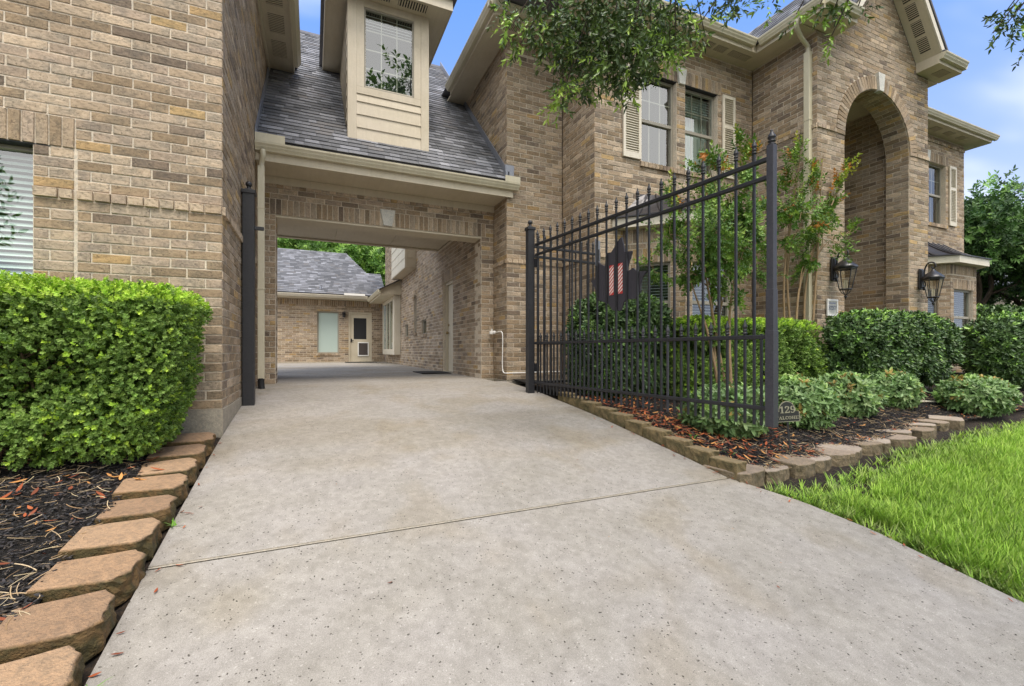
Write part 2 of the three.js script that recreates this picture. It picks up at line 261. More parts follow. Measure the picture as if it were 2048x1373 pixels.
function soldier(pool, W, s0, s1, y0, h, o = {}) {                  // upright bricks over an opening, a keystone gap at o.gap
  const r = rngOf(Math.round(s0 * 371 + y0 * 91)), n = Math.round((s1 - s0) / 0.081), p = (s1 - s0) / n;
  for (let i = 0; i < n; i++) { const c = s0 + (i + 0.5) * p; if (o.gap && Math.abs(c - o.gap[0]) < o.gap[1]) continue; const ci = pick(r, BW), H = Math.round((h - 0.012) * 250) / 250, w = Math.round((p - 0.0125) * 250) / 250; pool.add(W, brickGeo(w, H, 0.03, ci, Math.floor(r() * 3)), new THREE.Vector3(c, y0 + h / 2, (o.z || 0.004) + (r() - 0.5) * 0.003), (r() - 0.5) * 0.006 + (o.fan ? (o.fan[0] - c) * o.fan[1] : 0), w * h, o.weight ?? 1); }
}
function rowlock(pool, W, s0, s1, y, z = 0.035) {                    // sloping sill of header bricks
  const r = rngOf(Math.round(s0 * 771 + y * 31)), n = Math.round((s1 - s0) / 0.081), p = (s1 - s0) / n;
  for (let i = 0; i < n; i++) pool.add(W, brickGeo(Math.round((p - 0.01) * 250) / 250, 0.085, 0.12, pick(r, BW), i % 2), new THREE.Vector3(s0 + (i + 0.5) * p, y + 0.0425, z), 0, 0.006);
}
const SC = [[116, 117, 120], [132, 133, 137], [147, 148, 153], [103, 104, 107], [163, 164, 169], [123, 121, 121]].map((c) => lin(...c));
function tabGeo(L, H, ci, variant) {
  const key = `t${L.toFixed(2)}|${H}|${ci}|${variant}`; let g = geoCache.get(key); if (g) return g;
  const r = rngOf(ci * 31 + variant * 7 + Math.round(L * 100)), t = 0.009; g = new THREE.BoxGeometry(L, H, t); const p = g.attributes.position;
  for (let i = 0; i < p.count; i++) { const low = p.getY(i) < 0; p.setZ(i, p.getZ(i) + (low ? 0.011 : -0.004)); }
  g.computeVertexNormals(); g = g.toNonIndexed(); const n = g.attributes.position.count, uv = new Float32Array(n * 2), c = new Float32Array(n * 3), k = 0.92 + r() * 0.16, ou = r(), ov = r();
  for (let i = 0; i < n; i++) { uv[2 * i] = g.attributes.position.getX(i) + ou; uv[2 * i + 1] = g.attributes.position.getY(i) + ov; c.set([SC[ci].r * k, SC[ci].g * k, SC[ci].b * k], 3 * i); }
  g.setAttribute('uv', new THREE.BufferAttribute(uv, 2)); g.setAttribute('color', new THREE.BufferAttribute(c, 3)); geoCache.set(key, g); return g;
}
// shingled slope: origin at the eave, X along the eave, up the unit up-slope vector; spans(t) gives the lit intervals at slope distance t
function shingleSlope(root, pool, name, origin, X, up, slopeLen, spans, o = {}) {
  const N = new THREE.Vector3().crossVectors(X, up).normalize(), ex = o.exposure || 0.128, r = rngOf(o.seed || 3);
  const deck = []; for (let t = 0; t < slopeLen - 1e-6; t += ex) { const e = Math.min(ex, slopeLen - t); for (const [a, b] of spans(t + e / 2)) if (b > a) deck.push(bx(a, b, t, t + e, -0.03, -0.004)); }
  const W = mesh(name, join(deck), M.felt, root); W.matrixAutoUpdate = true; const m4 = new THREE.Matrix4().makeBasis(X, up, N).setPosition(origin); m4.decompose(W.position, W.quaternion, W.scale); W.updateMatrixWorld(true);
  for (let t = 0, row = 0; t < slopeLen; t += ex, row++) for (const [a, b] of spans(t + ex / 2)) {
    let x = a - r() * 0.2; while (x < b) { const w = 0.12 + Math.floor(r() * 5) * 0.04, l = Math.max(a, x), h = Math.min(b, x + w); x += w; if (h - l < 0.02) continue; const L = Math.round((h - l) * 100) / 100, ci = pick(r, [0.28, 0.24, 0.16, 0.18, 0.06, 0.08]); pool.add(W, tabGeo(Math.max(0.02, L - 0.003), ex + 0.03, ci, Math.floor(r() * 2)), new THREE.Vector3((l + h) / 2, t + ex / 2 + 0.015 + (r() - 0.5) * 0.004, 0.004 + r() * 0.004), 0, L * ex, 1, 0); }
  }
  return W;
}
M.roofPlain = mat({ color: lin(112, 112, 118), map: speckMap, bumpMap: speckBump, bumpScale: 0.004, roughness: 0.9 });
M.siding = mat({ color: lin(216, 204, 182), map: paintMap, roughness: 0.6 });

// ---------------------------------------------------------------- windows, shutters, gutters
// window in a wall that starts at (u, v) with angle th; s and y as in the wall
function makeWindow(root, u, v, th, s0, s1, y0, y1, o = {}) {
  const g = new THREE.Group(); g.name = 'window'; g.position.copy(V(u, 0, v)); g.rotation.y = th; root.add(g);
  const z = -(o.recess ?? 0.09), f = o.frame ?? 0.045, fm = o.frameMat || M.alu, t = 0.05;
  mesh('frame', join([rbx(s0, s1, y1 - f, y1, z - t, z), rbx(s0, s1, y0, y0 + f, z - t, z + 0.003), rbx(s0, s0 + f, y0 + f, y1 - f, z - t, z - 0.001), rbx(s1 - f, s1, y0 + f, y1 - f, z - t, z - 0.001)]), fm, g);
  const rows = o.hung ? [[y0 + f, (y0 + y1) / 2 - 0.02, -0.012], [(y0 + y1) / 2 + 0.02, y1 - f, 0]] : [[y0 + f, y1 - f, 0]];
  if (o.hung) mesh('meeting_rail', rbx(s0 + f, s1 - f, (y0 + y1) / 2 - 0.028, (y0 + y1) / 2 + 0.028, z - t - 0.004, z - 0.006), fm, g);
  rows.forEach(([a, b, dz], k) => {
    const nx = o.cols || 1, ny = (o.rows || [1, 1])[k] || 1, sp = (s1 - s0 - 2 * f) / nx;
    if (o.divided) for (let i = 0; i < nx; i++) mesh('pane', bx(s0 + f + i * sp + 0.012, s0 + f + (i + 1) * sp - 0.012, a, b, z - 0.03 + dz, z - 0.029 + dz), M.glass, g);
    else { const p = new THREE.PlaneGeometry(s1 - s0 - 2 * f, b - a); p.translate((s0 + s1) / 2, (a + b) / 2, z - 0.03 + dz); mesh('pane', p, o.glass || M.glass, g); }
    for (let i = 1; i < nx; i++) mesh('muntin', bx(s0 + f + i * sp - (o.bar || 0.009), s0 + f + i * sp + (o.bar || 0.009), a, b, z - 0.045 + dz, z - (o.divided ? 0.012 : 0.034) + dz), o.barMat || fm, g);
    for (let j = 1; j < ny; j++) mesh('muntin', bx(s0 + f, s1 - f, lerp(a, b, j / ny) - 0.009, lerp(a, b, j / ny) + 0.009, z - 0.046 + dz, z - 0.035 + dz), o.barMat || fm, g);
  });
  const d = o.depth || 0.7, q = 0.02, zb = z - t, e = o.pad ?? 0.3;
  mesh('room_lining', join([bx(s0 - e, s1 + e, y0 - e, y1 + e, zb - d - q, zb - d), bx(s0 - e - q, s0 - e, y0 - e, y1 + e, zb - d, zb - 0.06), bx(s1 + e, s1 + e + q, y0 - e, y1 + e, zb - d, zb - 0.06), bx(s0 - e, s1 + e, y1 + e, y1 + e + q, zb - d, zb - 0.06), bx(s0 - e, s1 + e, y0 - e - q, y0 - e, zb - d, zb - 0.06)]), M.room, g);
  if (o.blinds) { const bot = o.blindTo ?? y0 + f, n = Math.floor((y1 - f - bot) / 0.048); for (let i = 0; i < n; i++) { const b = bx(s0 + f, s1 - f, -0.0012, 0.0012, -0.024, 0.024); b.rotateX(o.blindTilt ?? 0.75); b.translate(0, y1 - f - 0.03 - i * 0.048, zb - 0.045); mesh('blind_slat', b, o.blindMat || M.blind, g); } }
  if (o.curtain) { const n = 26, w = (s1 - s0), P = []; for (let i = 0; i <= n; i++) P.push([s0 + w * i / n, Math.sin(i * 1.9) * 0.018]); const sh = new THREE.Shape(); sh.moveTo(P[0][0], P[0][1]); P.forEach((p) => sh.lineTo(p[0], p[1])); [...P].reverse().forEach((p) => sh.lineTo(p[0], p[1] - 0.004)); const c = new THREE.ExtrudeGeometry(sh, { depth: y1 - y0, bevelEnabled: false }); c.rotateX(-Math.PI / 2); c.translate(0, y0, zb - 0.14); mesh('curtain', c, M.curtain, g); }
  return g;
}
function makeShutter(root, u, v, th, s0, s1, y0, y1) {
  const g = new THREE.Group(); g.name = 'shutter'; g.position.copy(V(u, 0, v)); g.rotation.y = th; root.add(g); const f = 0.05, mid = lerp(y0, y1, 0.62);
  mesh('shutter_frame', join([rbx(s0, s0 + f, y0, y1, 0.006, 0.04), rbx(s1 - f, s1, y0, y1, 0.006, 0.04), bx(s0 + f, s1 - f, y1 - 0.06, y1, 0.008, 0.038), bx(s0 + f, s1 - f, y0, y0 + 0.1, 0.008, 0.038), bx(s0 + f, s1 - f, mid - 0.035, mid + 0.035, 0.008, 0.038), bx(s0 + f, s1 - f, y0 + 0.1, y1 - 0.06, 0.006, 0.009)]), M.trimPale, g);
  for (const [a, b] of [[y0 + 0.1, mid - 0.035], [mid + 0.035, y1 - 0.06]]) { const n = Math.round((b - a) / 0.042); for (let i = 0; i < n; i++) { const q = bx(s0 + f, s1 - f, -0.003, 0.003, -0.017, 0.017); q.rotateX(0.85); q.translate(0, a + (i + 0.5) * (b - a) / n, 0.024); mesh('slat', q, M.trimPale, g); } }
  return g;
}
const GP = [[0, 0], [0.062, 0], [0.07, 0.018], [0.09, 0.045], [0.096, 0.062], [0.112, 0.085], [0.115, 0.108], [0.105, 0.112], [0, 0.112]];
let gutterLift = 0;
function gutterRun(root, u0, v0, u1, v1, y, outU, outV, material = M.gutter) {   // runs between two plan points, outward normal given
  const X = new THREE.Vector3(outU, 0, -outV), Zd = new THREE.Vector3().crossVectors(X, Y3), A = V(u0, y, v0), B = V(u1, y, v1), d = B.clone().sub(A); let st = A; if (d.dot(Zd) < 0) st = B; gutterLift = (gutterLift + 0.0021) % 0.008; st.y += gutterLift;
  return mesh('gutter', prism(GP, st, X, Y3, d.length()), material, root);
}
function downspout(root, u, v, y0, y1, w = 0.075, d = 0.055, top = null) {
  const list = [rbx(u - w / 2, u + w / 2, y0, y1, -v - d / 2, -v + d / 2, 0.008)]; if (top) { const t = tube(top, 0.036, 20, 10); list.push(uvBox(t)); }
  for (const y of [lerp(y0, y1, 0.42), lerp(y0, y1, 0.8)]) list.push(bx(u - w / 2 - 0.006, u + w / 2 + 0.006, y, y + 0.014, -v - d / 2 - 0.006, -v + d / 2 + 0.006));
  return mesh('downspout', join(list), M.gutter, root);
}
function ventSlots(root, u0, u1, y, v0, v1, alongU, n) {             // louvred vent let into a soffit, ribs hang 6 mm proud
  const l = []; for (let i = 0; i < n; i++) l.push(alongU ? pbx(lerp(u0, u1, (i + 0.15) / n), lerp(u0, u1, (i + 0.6) / n), y - 0.012, y - 0.001, v0, v1) : pbx(u0, u1, y - 0.012, y - 0.001, lerp(v0, v1, (i + 0.15) / n), lerp(v0, v1, (i + 0.6) / n)));
  mesh('vent_screen', pbx(u0, u1, y - 0.004, y - 0.0015, v0, v1), M.black, root); return mesh('soffit_vent', join(l), M.trim, root);
}
const slab = (pts, y, h) => { const s = new THREE.Shape(pts.map(([a, b]) => new THREE.Vector2(a, b))); const g = new THREE.ExtrudeGeometry(s, { depth: h, bevelEnabled: false }); g.rotateX(-Math.PI / 2); g.translate(0, y, 0); return uvBox(g); };   // plan polygon (u, v)
function hip(u0, u1, v0, v1, y, rise) {                              // closed hip roof over a plan rectangle
  const w = Math.min(u1 - u0, v1 - v0) / 2, along = u1 - u0 > v1 - v0, A = V(u0, y, v0), B = V(u1, y, v0), C = V(u1, y, v1), D = V(u0, y, v1);
  const R0 = along ? V(u0 + w, y + rise, (v0 + v1) / 2) : V((u0 + u1) / 2, y + rise, v0 + w), R1 = along ? V(u1 - w, y + rise, (v0 + v1) / 2) : V((u0 + u1) / 2, y + rise, v1 - w);
  const t = along ? [A, B, R1, A, R1, R0, B, C, R1, C, D, R0, C, R0, R1, D, A, R0, A, D, C, A, C, B] : [A, B, R0, B, C, R1, B, R1, R0, C, D, R1, D, A, R0, D, R0, R1, A, D, C, A, C, B];
  const g = new THREE.BufferGeometry().setFromPoints(t); g.computeVertexNormals(); return uvBox(g);
}
function keystone(root, u, v, th, c, y0, y1, w0, w1, z = 0.035) { const g = prism([[c - w0 / 2, y0], [c + w0 / 2, y0], [c + w1 / 2, y1], [c - w1 / 2, y1]], new THREE.Vector3(0, 0, -0.04), X3, Y3, z + 0.04, 0.004); const m = mesh('keystone', g, M.keystone, root); m.position.copy(V(u, 0, v)); m.rotation.y = th; return m; }

const HALF = Math.PI / 2, RR = 6.93;
// ---------------------------------------------------------------- the wing beside the drive, with a window behind the hedge
{
  const root = thing('brick_wing', 'tan brick wing with a blind-covered window behind the clipped hedge', 'house wing');
  const pool = new Pool('brick', 'brickwork', M.brick), U = -0.725, F = 4.67, left = -4.6;
  const ws = U - left - (U + 1.97), winR = ws, winL = winR - 1.0, wy0 = snap(1.55), wy1 = snap(3.11), sold = wy1 + 0.245;
  const W1 = brickWall(root, pool, 'wall', left, F, 0, U - left, Y0, 6.6, { holes: [[winL, winR, wy0, wy1]], blocks: [[winL - 0.25, winR + 0.25, wy1, wy1 + CH * 3], [winR + 0.246, winR + 0.26, Y0, wy1]], belt: snap(2.69) + CH / 2, offset: (U - left) % BL, s1: U - left, seed: 11 });
  soldier(pool, W1, winL - 0.25, winR + 0.25, wy1, CH * 3, { z: 0.006 });
  rowlock(pool, W1, winL - 0.06, winR + 0.06, wy0 - 0.085);
  const W2 = brickWall(root, pool, 'wall', U, F, HALF, 5.4, Y0, 6.62, { belt: snap(2.69) + CH / 2, seed: 12 });
  mesh('steel_lintel', bx(left + winL - 0.1, left + winR + 0.1, wy1 - 0.004, wy1 + 0.004, -F - 0.19, -F - 0.002), M.black, root);
  mesh('foundation', join([pbx(left, U + 0.004, 0.2, Y0 - 0.002, F - 0.006, F + 0.3), pbx(U - 0.3, U + 0.005, 0.2, Y0 - 0.003, F + 0.302, 10.05)]), M.found, root);
  makeWindow(root, left, F, 0, winL, winR, wy0, wy1, { frame: 0.035, blinds: true, frameMat: M.alu, recess: 0.1 });
  mesh('soffit', slab([[left - 0.4, F - 0.4], [U + 0.4, F - 0.4], [U + 0.4, 10.4], [left - 0.4, 10.4]], 6.62, 0.035), M.trim, root);
  mesh('fascia', pbx(U + 0.4, U + 0.42, 6.60, 6.80, F - 0.4, 10.3), M.trim, root);
  gutterRun(root, U + 0.42, F - 0.4, U + 0.42, 9.15, 6.67, 1, 0);
  mesh('frieze_board', pbx(U + 0.002, U + 0.025, 6.47, 6.618, F, 9.9), M.trim, root);
  for (const v of [7.1, 7.75, 8.4]) ventSlots(root, U + 0.1, U + 0.32, 6.62, v, v + 0.45, false, 11);
  mesh('roof', hip(left - 0.5, U + 0.46, F - 0.46, 10.4, 6.82, 1.9), M.roofPlain, root);
  mesh('inner_core', join([pbx(left, U - 0.21, 0.3, 6.6, 6.2, 10.0), pbx(left + winR + 0.55, U - 0.21, 0.3, 6.6, F + 0.21, 6.2), pbx(left, left + winL - 0.55, 0.3, 6.6, F + 0.21, 6.2)]), M.room, root);
  root.userData.pool = pool; pool.finish(root); rebase(root);
}
// ---------------------------------------------------------------- the covered drive-through with its dormer
{
  const root = thing('covered_passage', 'brick drive-through passage under a grey shingled roof with one dormer', 'passage');
  const pool = new Pool('brick', 'brickwork', M.brick), Wv = 7.78, u0 = -0.725, u1 = 3.065, oL = -0.517, oR = 2.82, lint = snap(3.58);
  const W = brickWall(root, pool, 'wall', u0, Wv, 0, u1 - u0, Y0, 4.13, { thick: 0.37, holes: [[oL - u0, oR - u0, Y0 - 0.2, lint]], blocks: [[oL - u0 - 0.08, oR - u0 + 0.08, lint, lint + CH * 3]], belt: snap(3.98) + CH / 2, seed: 21 });
  soldier(pool, W, oL - u0 - 0.08, oR - u0 + 0.08, lint, CH * 3, { gap: [1.875, 0.105] });
  keystone(root, u0, Wv, 0, 1.875, lint + 0.01, lint + 0.27, 0.13, 0.24);
  // brick-faced jamb of the near pier
  brickWall(root, pool, 'wall', oL, Wv + 0.012, HALF, 0.36, Y0, lint, { thick: 0.19, seed: 23 });
  mesh('foundation', join([pbx(u0, oL + 0.008, 0.5, Y0 - 0.004, Wv - 0.012, Wv + 0.37), pbx(oR - 0.008, u1, 0.5, Y0 - 0.004, Wv - 0.012, Wv + 0.37)]), M.found, root);
  mesh('beam_casing', pbx(oL + 0.003, oR - 0.003, lint - 0.03, lint - 0.002, Wv + 0.02, Wv + 0.385), M.trim, root);
  mesh('beam', pbx(u0 + 0.02, oR - 0.004, lint + 0.001, 3.98, Wv + 0.372, Wv + 0.40), M.trim, root);
  for (let i = 0; i < 3; i++) mesh('ceiling_panel', pbx(lerp(u0, oR, i / 3) + 0.003, lerp(u0, oR, (i + 1) / 3) - 0.003, 3.97, 3.99, Wv + 0.402, 10.94), M.trim, root);
  mesh('ceiling_batten', pbx(u0, oR - 0.004, 3.94, 3.968, 10.84, 10.95), M.trim, root);
  mesh('upper_wall', pbx(u0 + 0.03, oR - 0.004, 3.995, 8.2, 10.9, 11.02), M.siding, root);
  mesh('inner_core', pbx(u0 + 0.05, oR - 0.01, 4.16, 4.5, Wv + 0.41, 10.85), M.room, root);
  // eave
  const eV = 7.14;
  mesh('soffit', pbx(u0 + 0.003, u1 - 0.002, 4.155, 4.18, eV, Wv - 0.002), M.trim, root);
  mesh('frieze_board', pbx(u0 + 0.004, u1 - 0.003, 4.04, 4.152, Wv - 0.03, Wv - 0.006), M.trim, root);
  mesh('fascia', pbx(u0 + 0.004, 3.16, 4.135, 4.36, eV - 0.022, eV - 0.001), M.trim, root);
  gutterRun(root, u0 + 0.006, eV - 0.023, 3.24, eV - 0.023, 4.245, 0, -1);
  mesh('splash_guard', join([pbx(u0 + 0.01, -0.35, 4.36, 4.47, eV - 0.135, eV - 0.125), pbx(2.97, 3.245, 4.36, 4.46, eV - 0.135, eV - 0.125), pbx(3.235, 3.245, 4.36, 4.46, eV - 0.124, eV - 0.03)]), M.gutter, root);
  downspout(root, u0 + 0.075, eV - 0.02, gy(7) + 0.14, 4.05, 0.085, 0.065, [V(u0 + 0.10, 4.26, eV - 0.09), V(u0 + 0.10, 4.18, eV - 0.085), V(u0 + 0.08, 4.10, eV - 0.03), V(u0 + 0.075, 4.02, eV - 0.02)]);
  mesh('drain_shoe', uvBox(tube([V(u0 + 0.075, gy(7) + 0.15, eV - 0.02), V(u0 + 0.075, gy(7) + 0.06, eV - 0.02), V(u0 + 0.09, gy(7) - 0.04, eV - 0.03)], 0.042, 10, 10)), M.black, root);
  // roof
  const roofPool = new Pool('shingle', 'shingles', M.shingle), o = V(u0, 4.40, eV - 0.08), s2 = Math.SQRT1_2, up = new THREE.Vector3(0, s2, -s2), RL = (11.55 - eV + 0.08) / s2, dl = 0.50 - u0, dr = 1.775 - u0;
  shingleSlope(root, roofPool, 'roof_slope', o, X3, up, RL, (t) => { const R = t < 0.42 ? 3.09 - u0 : 3.062 - u0; return t > (7.52 - eV + 0.08) / s2 && t < 4.9 ? [[0.002, dl - 0.002], [dr + 0.002, R]] : [[0.002, R]]; }, { seed: 8 });
  mesh('ridge_cap', prism([[-0.12, -0.10], [0, 0.02], [0.12, -0.10], [0.12, -0.12], [0, 0.0], [-0.12, -0.12]], V(u0, o.y + RL * s2 + 0.02, 11.55), new THREE.Vector3(0, 0, -1), Y3, 3.79), M.roofPlain, root);
  mesh('rear_slope', prism([[0, 0], [0.9, -0.9], [0.9, -0.95], [0, -0.05]], V(u0, o.y + RL * s2 - 0.02, 11.55), new THREE.Vector3(0, 0, -1), Y3, 3.79), M.roofPlain, root);
  for (const [u, w] of [[u0 + 0.003, 0.02], [u1 - 0.023, 0.02]]) mesh('step_flashing', prism([[0, 0.0], [RL * s2, RL * s2], [RL * s2, RL * s2 + 0.13], [0, 0.13]], V(u, o.y + 0.02, eV - 0.08), new THREE.Vector3(0, 0, -1), Y3, w), M.flash, root);
  mesh('kickout_flashing', join([pbx(3.0, 3.16, 4.55, 4.67, eV - 0.06, eV + 0.02), pbx(3.0, 3.15, 4.46, 4.545, eV - 0.08, eV + 0.02)]), M.flash, root);
  // dormer
  const dv = 7.48, dy = 4.80, dt = 7.05, L = 0.50, Rr = 1.775;
  mesh('dormer_core', join([pbx(L + 0.03, Rr - 0.03, 4.5, 5.74, dv + 0.05, 10.2), pbx(L + 0.03, Rr - 0.03, 5.74, dt, 8.35, 10.2), pbx(L + 0.03, 0.7, 5.74, dt, dv + 0.05, 8.35), pbx(1.57, Rr - 0.03, 5.74, dt, dv + 0.05, 8.35)]), M.room, root);
  mesh('corner_board', join([pbx(L, L + 0.13, dy, dt, dv - 0.02, dv + 0.03), pbx(L - 0.004, L + 0.02, dy, dt, dv + 0.0302, dv + 0.15)]), M.siding, root);
  mesh('corner_board', join([pbx(Rr - 0.13, Rr, dy, dt, dv - 0.02, dv + 0.03), pbx(Rr - 0.02, Rr + 0.004, dy, dt, dv + 0.0302, dv + 0.15)]), M.siding, root);
  const fb = [4.80, 5.01, 5.215, 5.42, 5.545]; for (let i = 0; i < 4; i++) { const g = pbx(L + 0.132, Rr - 0.132, fb[i] + 0.003, fb[i + 1] + (i < 3 ? 0.02 : -0.004), dv, dv + 0.014); const p = g.attributes.position; for (let k = 0; k < p.count; k++) if (p.getY(k) < fb[i] + 0.05) p.setZ(k, p.getZ(k) + 0.016); g.computeVertexNormals(); mesh('siding_board', g, M.siding, root); }
  mesh('siding_backing', pbx(L + 0.02, Rr - 0.02, dy, 5.7, dv + 0.016, dv + 0.045), M.siding, root);
  const wl = 0.745, wr = 1.53, wb = 5.66, wt = 6.93;
  mesh('window_casing', join([pbx(L + 0.132, wl, wb, dt - 0.002, dv - 0.012, dv + 0.02), pbx(wr, Rr - 0.132, wb, dt - 0.002, dv - 0.012, dv + 0.02), pbx(L + 0.132, Rr - 0.132, 5.548, wb - 0.003, dv - 0.014, dv + 0.02), pbx(wl + 0.002, wr - 0.002, wt, dt - 0.003, dv - 0.011, dv + 0.02)]), M.siding, root);
  makeWindow(root, 0, dv, 0, wl + 0.003, wr - 0.003, wb, wt - 0.003, { recess: -0.002, frame: 0.022, cols: 3, rows: [4], bar: 0.008, blinds: true, blindTo: 6.62, blindTilt: 0.5, depth: 0.62, pad: 0.1, barMat: M.alu });
  for (let i = 0; i < 9; i++) { const y = 5.15 + i * 0.2, vb = Math.min(10.4, eV - 0.08 + (y + 0.2 - 4.40) + 0.1); for (const [a, b] of [[L - 0.002, L + 0.02], [Rr - 0.02, Rr + 0.002]]) { const g = pbx(a, b, y + 0.003, y + 0.2, dv + 0.151, vb); const p = g.attributes.position, out = a < 1 ? -1 : 1; for (let k = 0; k < p.count; k++) if (p.getY(k) < y + 0.05) p.setX(k, p.getX(k) + out * 0.012); g.computeVertexNormals(); mesh('siding_board', g, M.siding, root); } }
  const dR = [[L - 0.3, dv - 0.32], [Rr + 0.3, dv - 0.32], [Rr + 0.3, 10.3], [L - 0.3, 10.3]];
  mesh('dormer_soffit', slab(dR, dt, 0.03), M.trim, root); mesh('dormer_fascia', join([pbx(L - 0.32, Rr + 0.32, dt - 0.012, dt + 0.16, dv - 0.342, dv - 0.321), pbx(L - 0.321, L - 0.301, dt - 0.011, dt + 0.16, dv - 0.32, 10.3), pbx(Rr + 0.301, Rr + 0.321, dt - 0.011, dt + 0.16, dv - 0.32, 10.3)]), M.trim, root);
  ventSlots(root, L + 0.75, L + 1.2, dt, dv - 0.27, dv - 0.1, true, 11); ventSlots(root, L + 0.3, L + 0.62, dt, dv - 0.27, dv - 0.1, true, 8);
  mesh('dormer_roof', hip(L - 0.38, Rr + 0.38, dv - 0.4, 11.2, dt + 0.162, 0.95), M.roofPlain, root);
  mesh('apron_flashing', prism([[0, 0], [0.12, 0.12], [0.12, 0.125], [0, 0.006]], V(L - 0.08, 4.40 + (7.40 - eV + 0.08) - 0.005, 7.40), new THREE.Vector3(0, 0, -1), Y3, 1.45), M.flash, root);
  pool.finish(root); roofPool.finish(root); rebase(root);
}
// ---------------------------------------------------------------- the main house
{
  const root = thing('brick_house', 'two-storey tan brick house with tall arched entry and metal-roofed bays', 'house');
  const pool = new Pool('brick', 'brickwork', M.brick), B1 = 3.065, F1 = 7.18, B2 = 4.17, F2 = 6.15, E = 7.81, FE = 4.915, E2 = 11.26, R0 = 11.26, R1 = 15.85, P = 2.82;
  const belt = snap(3.03) + CH / 2, belt2 = snap(5.26) + CH / 2;
  // long wall along the passage and the yard behind it: s = 19.75 - v
  const dS0 = 19.75 - 10.46, dS1 = 19.75 - 9.62, dT = snap(3.09);
  const sw = [[19.75 - 15.25, 19.75 - 14.7, snap(1.99), snap(2.36)], [19.75 - 12.75, 19.75 - 12.15, snap(1.97), snap(2.36)]], slit = { arch: [19.75 - 13.62, 0.19, snap(3.02), snap(2.08)] };
  const Wp = brickWall(root, pool, 'wall', P, 19.75, -HALF, 11.97, Y0, 6.9, { holes: [[dS0, dS1, Y0 - 0.2, dT], ...sw, slit], blocks: [[dS0 - 0.08, dS1 + 0.08, dT, dT + CH * 3]], top: [[11.961, 3.96], [8.83, 3.96], [8.83, 6.9], [0.009, 6.9]], limit: (y) => [0, y < 3.93 ? 11.97 : 8.83], seed: 31, weight: 0.5 });
  soldier(pool, Wp, dS0 - 0.08, dS1 + 0.08, dT, CH * 3);
  for (let k = 0; k < 9; k++) { const a = Math.PI * (k + 0.5) / 9, R = 0.25; pool.add(Wp, brickGeo(0.075, 0.11, 0.03, pick(rngOf(k + 5), BW), k % 3), new THREE.Vector3(slit.arch[0] - Math.cos(a) * R, slit.arch[2] + Math.sin(a) * R, 0.008), Math.PI / 2 - a, 0.006, 0.5); }
  for (const h of sw) { rowlock(pool, Wp, h[0] - 0.04, h[1] + 0.04, h[2] - 0.085, 0.03); makeWindow(root, P, 19.75, -HALF, h[0], h[1], h[2], h[3], { frame: 0.03, depth: 0.4, recess: 0.05 }); }
  rowlock(pool, Wp, slit.arch[0] - 0.22, slit.arch[0] + 0.22, slit.arch[3] - 0.085, 0.03);
  makeWindow(root, P, 19.75, -HALF, slit.arch[0] - 0.19, slit.arch[0] + 0.19, slit.arch[3], slit.arch[2] + 0.19, { frame: 0.03, depth: 0.4, recess: 0.06 });
  mesh('foundation', join([pbx(P - 0.014, P + 0.3, 0.5, Y0 - 0.002, Wp ? 7.785 : 0, 9.6), pbx(P - 0.014, P + 0.3, 0.5, Y0 - 0.002, 10.48, 19.7), pbx(B1 - 0.008, B1 + 0.3, 0.5, Y0 - 0.003, F1 + 0.3, 7.77), pbx(B1 - 0.008, B2 + 0.3, 0.3, Y0 - 0.004, F1 - 0.006, F1 + 0.298), pbx(B2 - 0.008, B2 + 0.3, 0.3, Y0 - 0.005, F2 + 0.3, F1 - 0.008), pbx(B2 - 0.008, E + 0.2, 0.3, Y0 - 0.006, F2 - 0.006, F2 + 0.298), pbx(E - 0.008, E + 0.3, 0.3, Y0 - 0.007, FE + 0.3, F2 - 0.008), pbx(E - 0.008, E2, 0.3, Y0 - 0.008, FE - 0.006, FE + 0.298)]), M.found, root);
  { // side door
    const g = new THREE.Group(); g.name = 'side_door'; g.position.copy(V(P, 0, 19.75)); g.rotation.y = -HALF; root.add(g);
    mesh('door_frame', join([rbx(dS0 + 0.002, dS0 + 0.06, 0.985, dT - 0.002, -0.19, -0.07), rbx(dS1 - 0.06, dS1 - 0.002, 0.985, dT - 0.002, -0.19, -0.05), rbx(dS0 + 0.061, dS1 - 0.061, dT - 0.06, dT - 0.003, -0.19, -0.07)]), M.trim, g);
    mesh('door_leaf', rbx(dS0 + 0.062, dS1 - 0.062, 1.02, dT - 0.062, -0.165, -0.12), M.trim, g); mesh('threshold', bx(dS0 + 0.01, dS1 - 0.01, 0.985, 1.018, -0.19, 0.02), M.alu, g);
    mesh('knob', join([new THREE.SphereGeometry(0.032, 12, 8).translate(dS0 + 0.13, 1.92, -0.07), new THREE.CylinderGeometry(0.012, 0.012, 0.06, 8).rotateX(HALF).translate(dS0 + 0.13, 1.92, -0.1), new THREE.CylinderGeometry(0.026, 0.026, 0.02, 12).rotateX(HALF).translate(dS0 + 0.13, 2.1, -0.11)].map((q) => q)), M.brass, g);
  }
  { // cantilevered box with lap siding, upstairs over the yard
    const g = new THREE.Group(); g.name = 'siding_box'; root.add(g); const u = 2.5, v0 = 13.48, v1 = 16.0, y0 = 3.96, y1 = 6.5;
    mesh('box_frame', join([pbx(u, P - 0.002, y0, y0 + 0.03, v0, v1), pbx(u + 0.02, P - 0.003, y0 + 0.03, y1, v0 + 0.02, v1 - 0.02), pbx(u - 0.004, u + 0.02, y0 + 0.001, y1, v0 - 0.003, v0 + 0.09), pbx(u + 0.021, u + 0.09, y0 + 0.001, y1, v0 - 0.003, v0 + 0.02), pbx(P - 0.07, P - 0.003, y0 + 0.001, y1, v0 - 0.003, v0 + 0.02)]), M.siding, g);
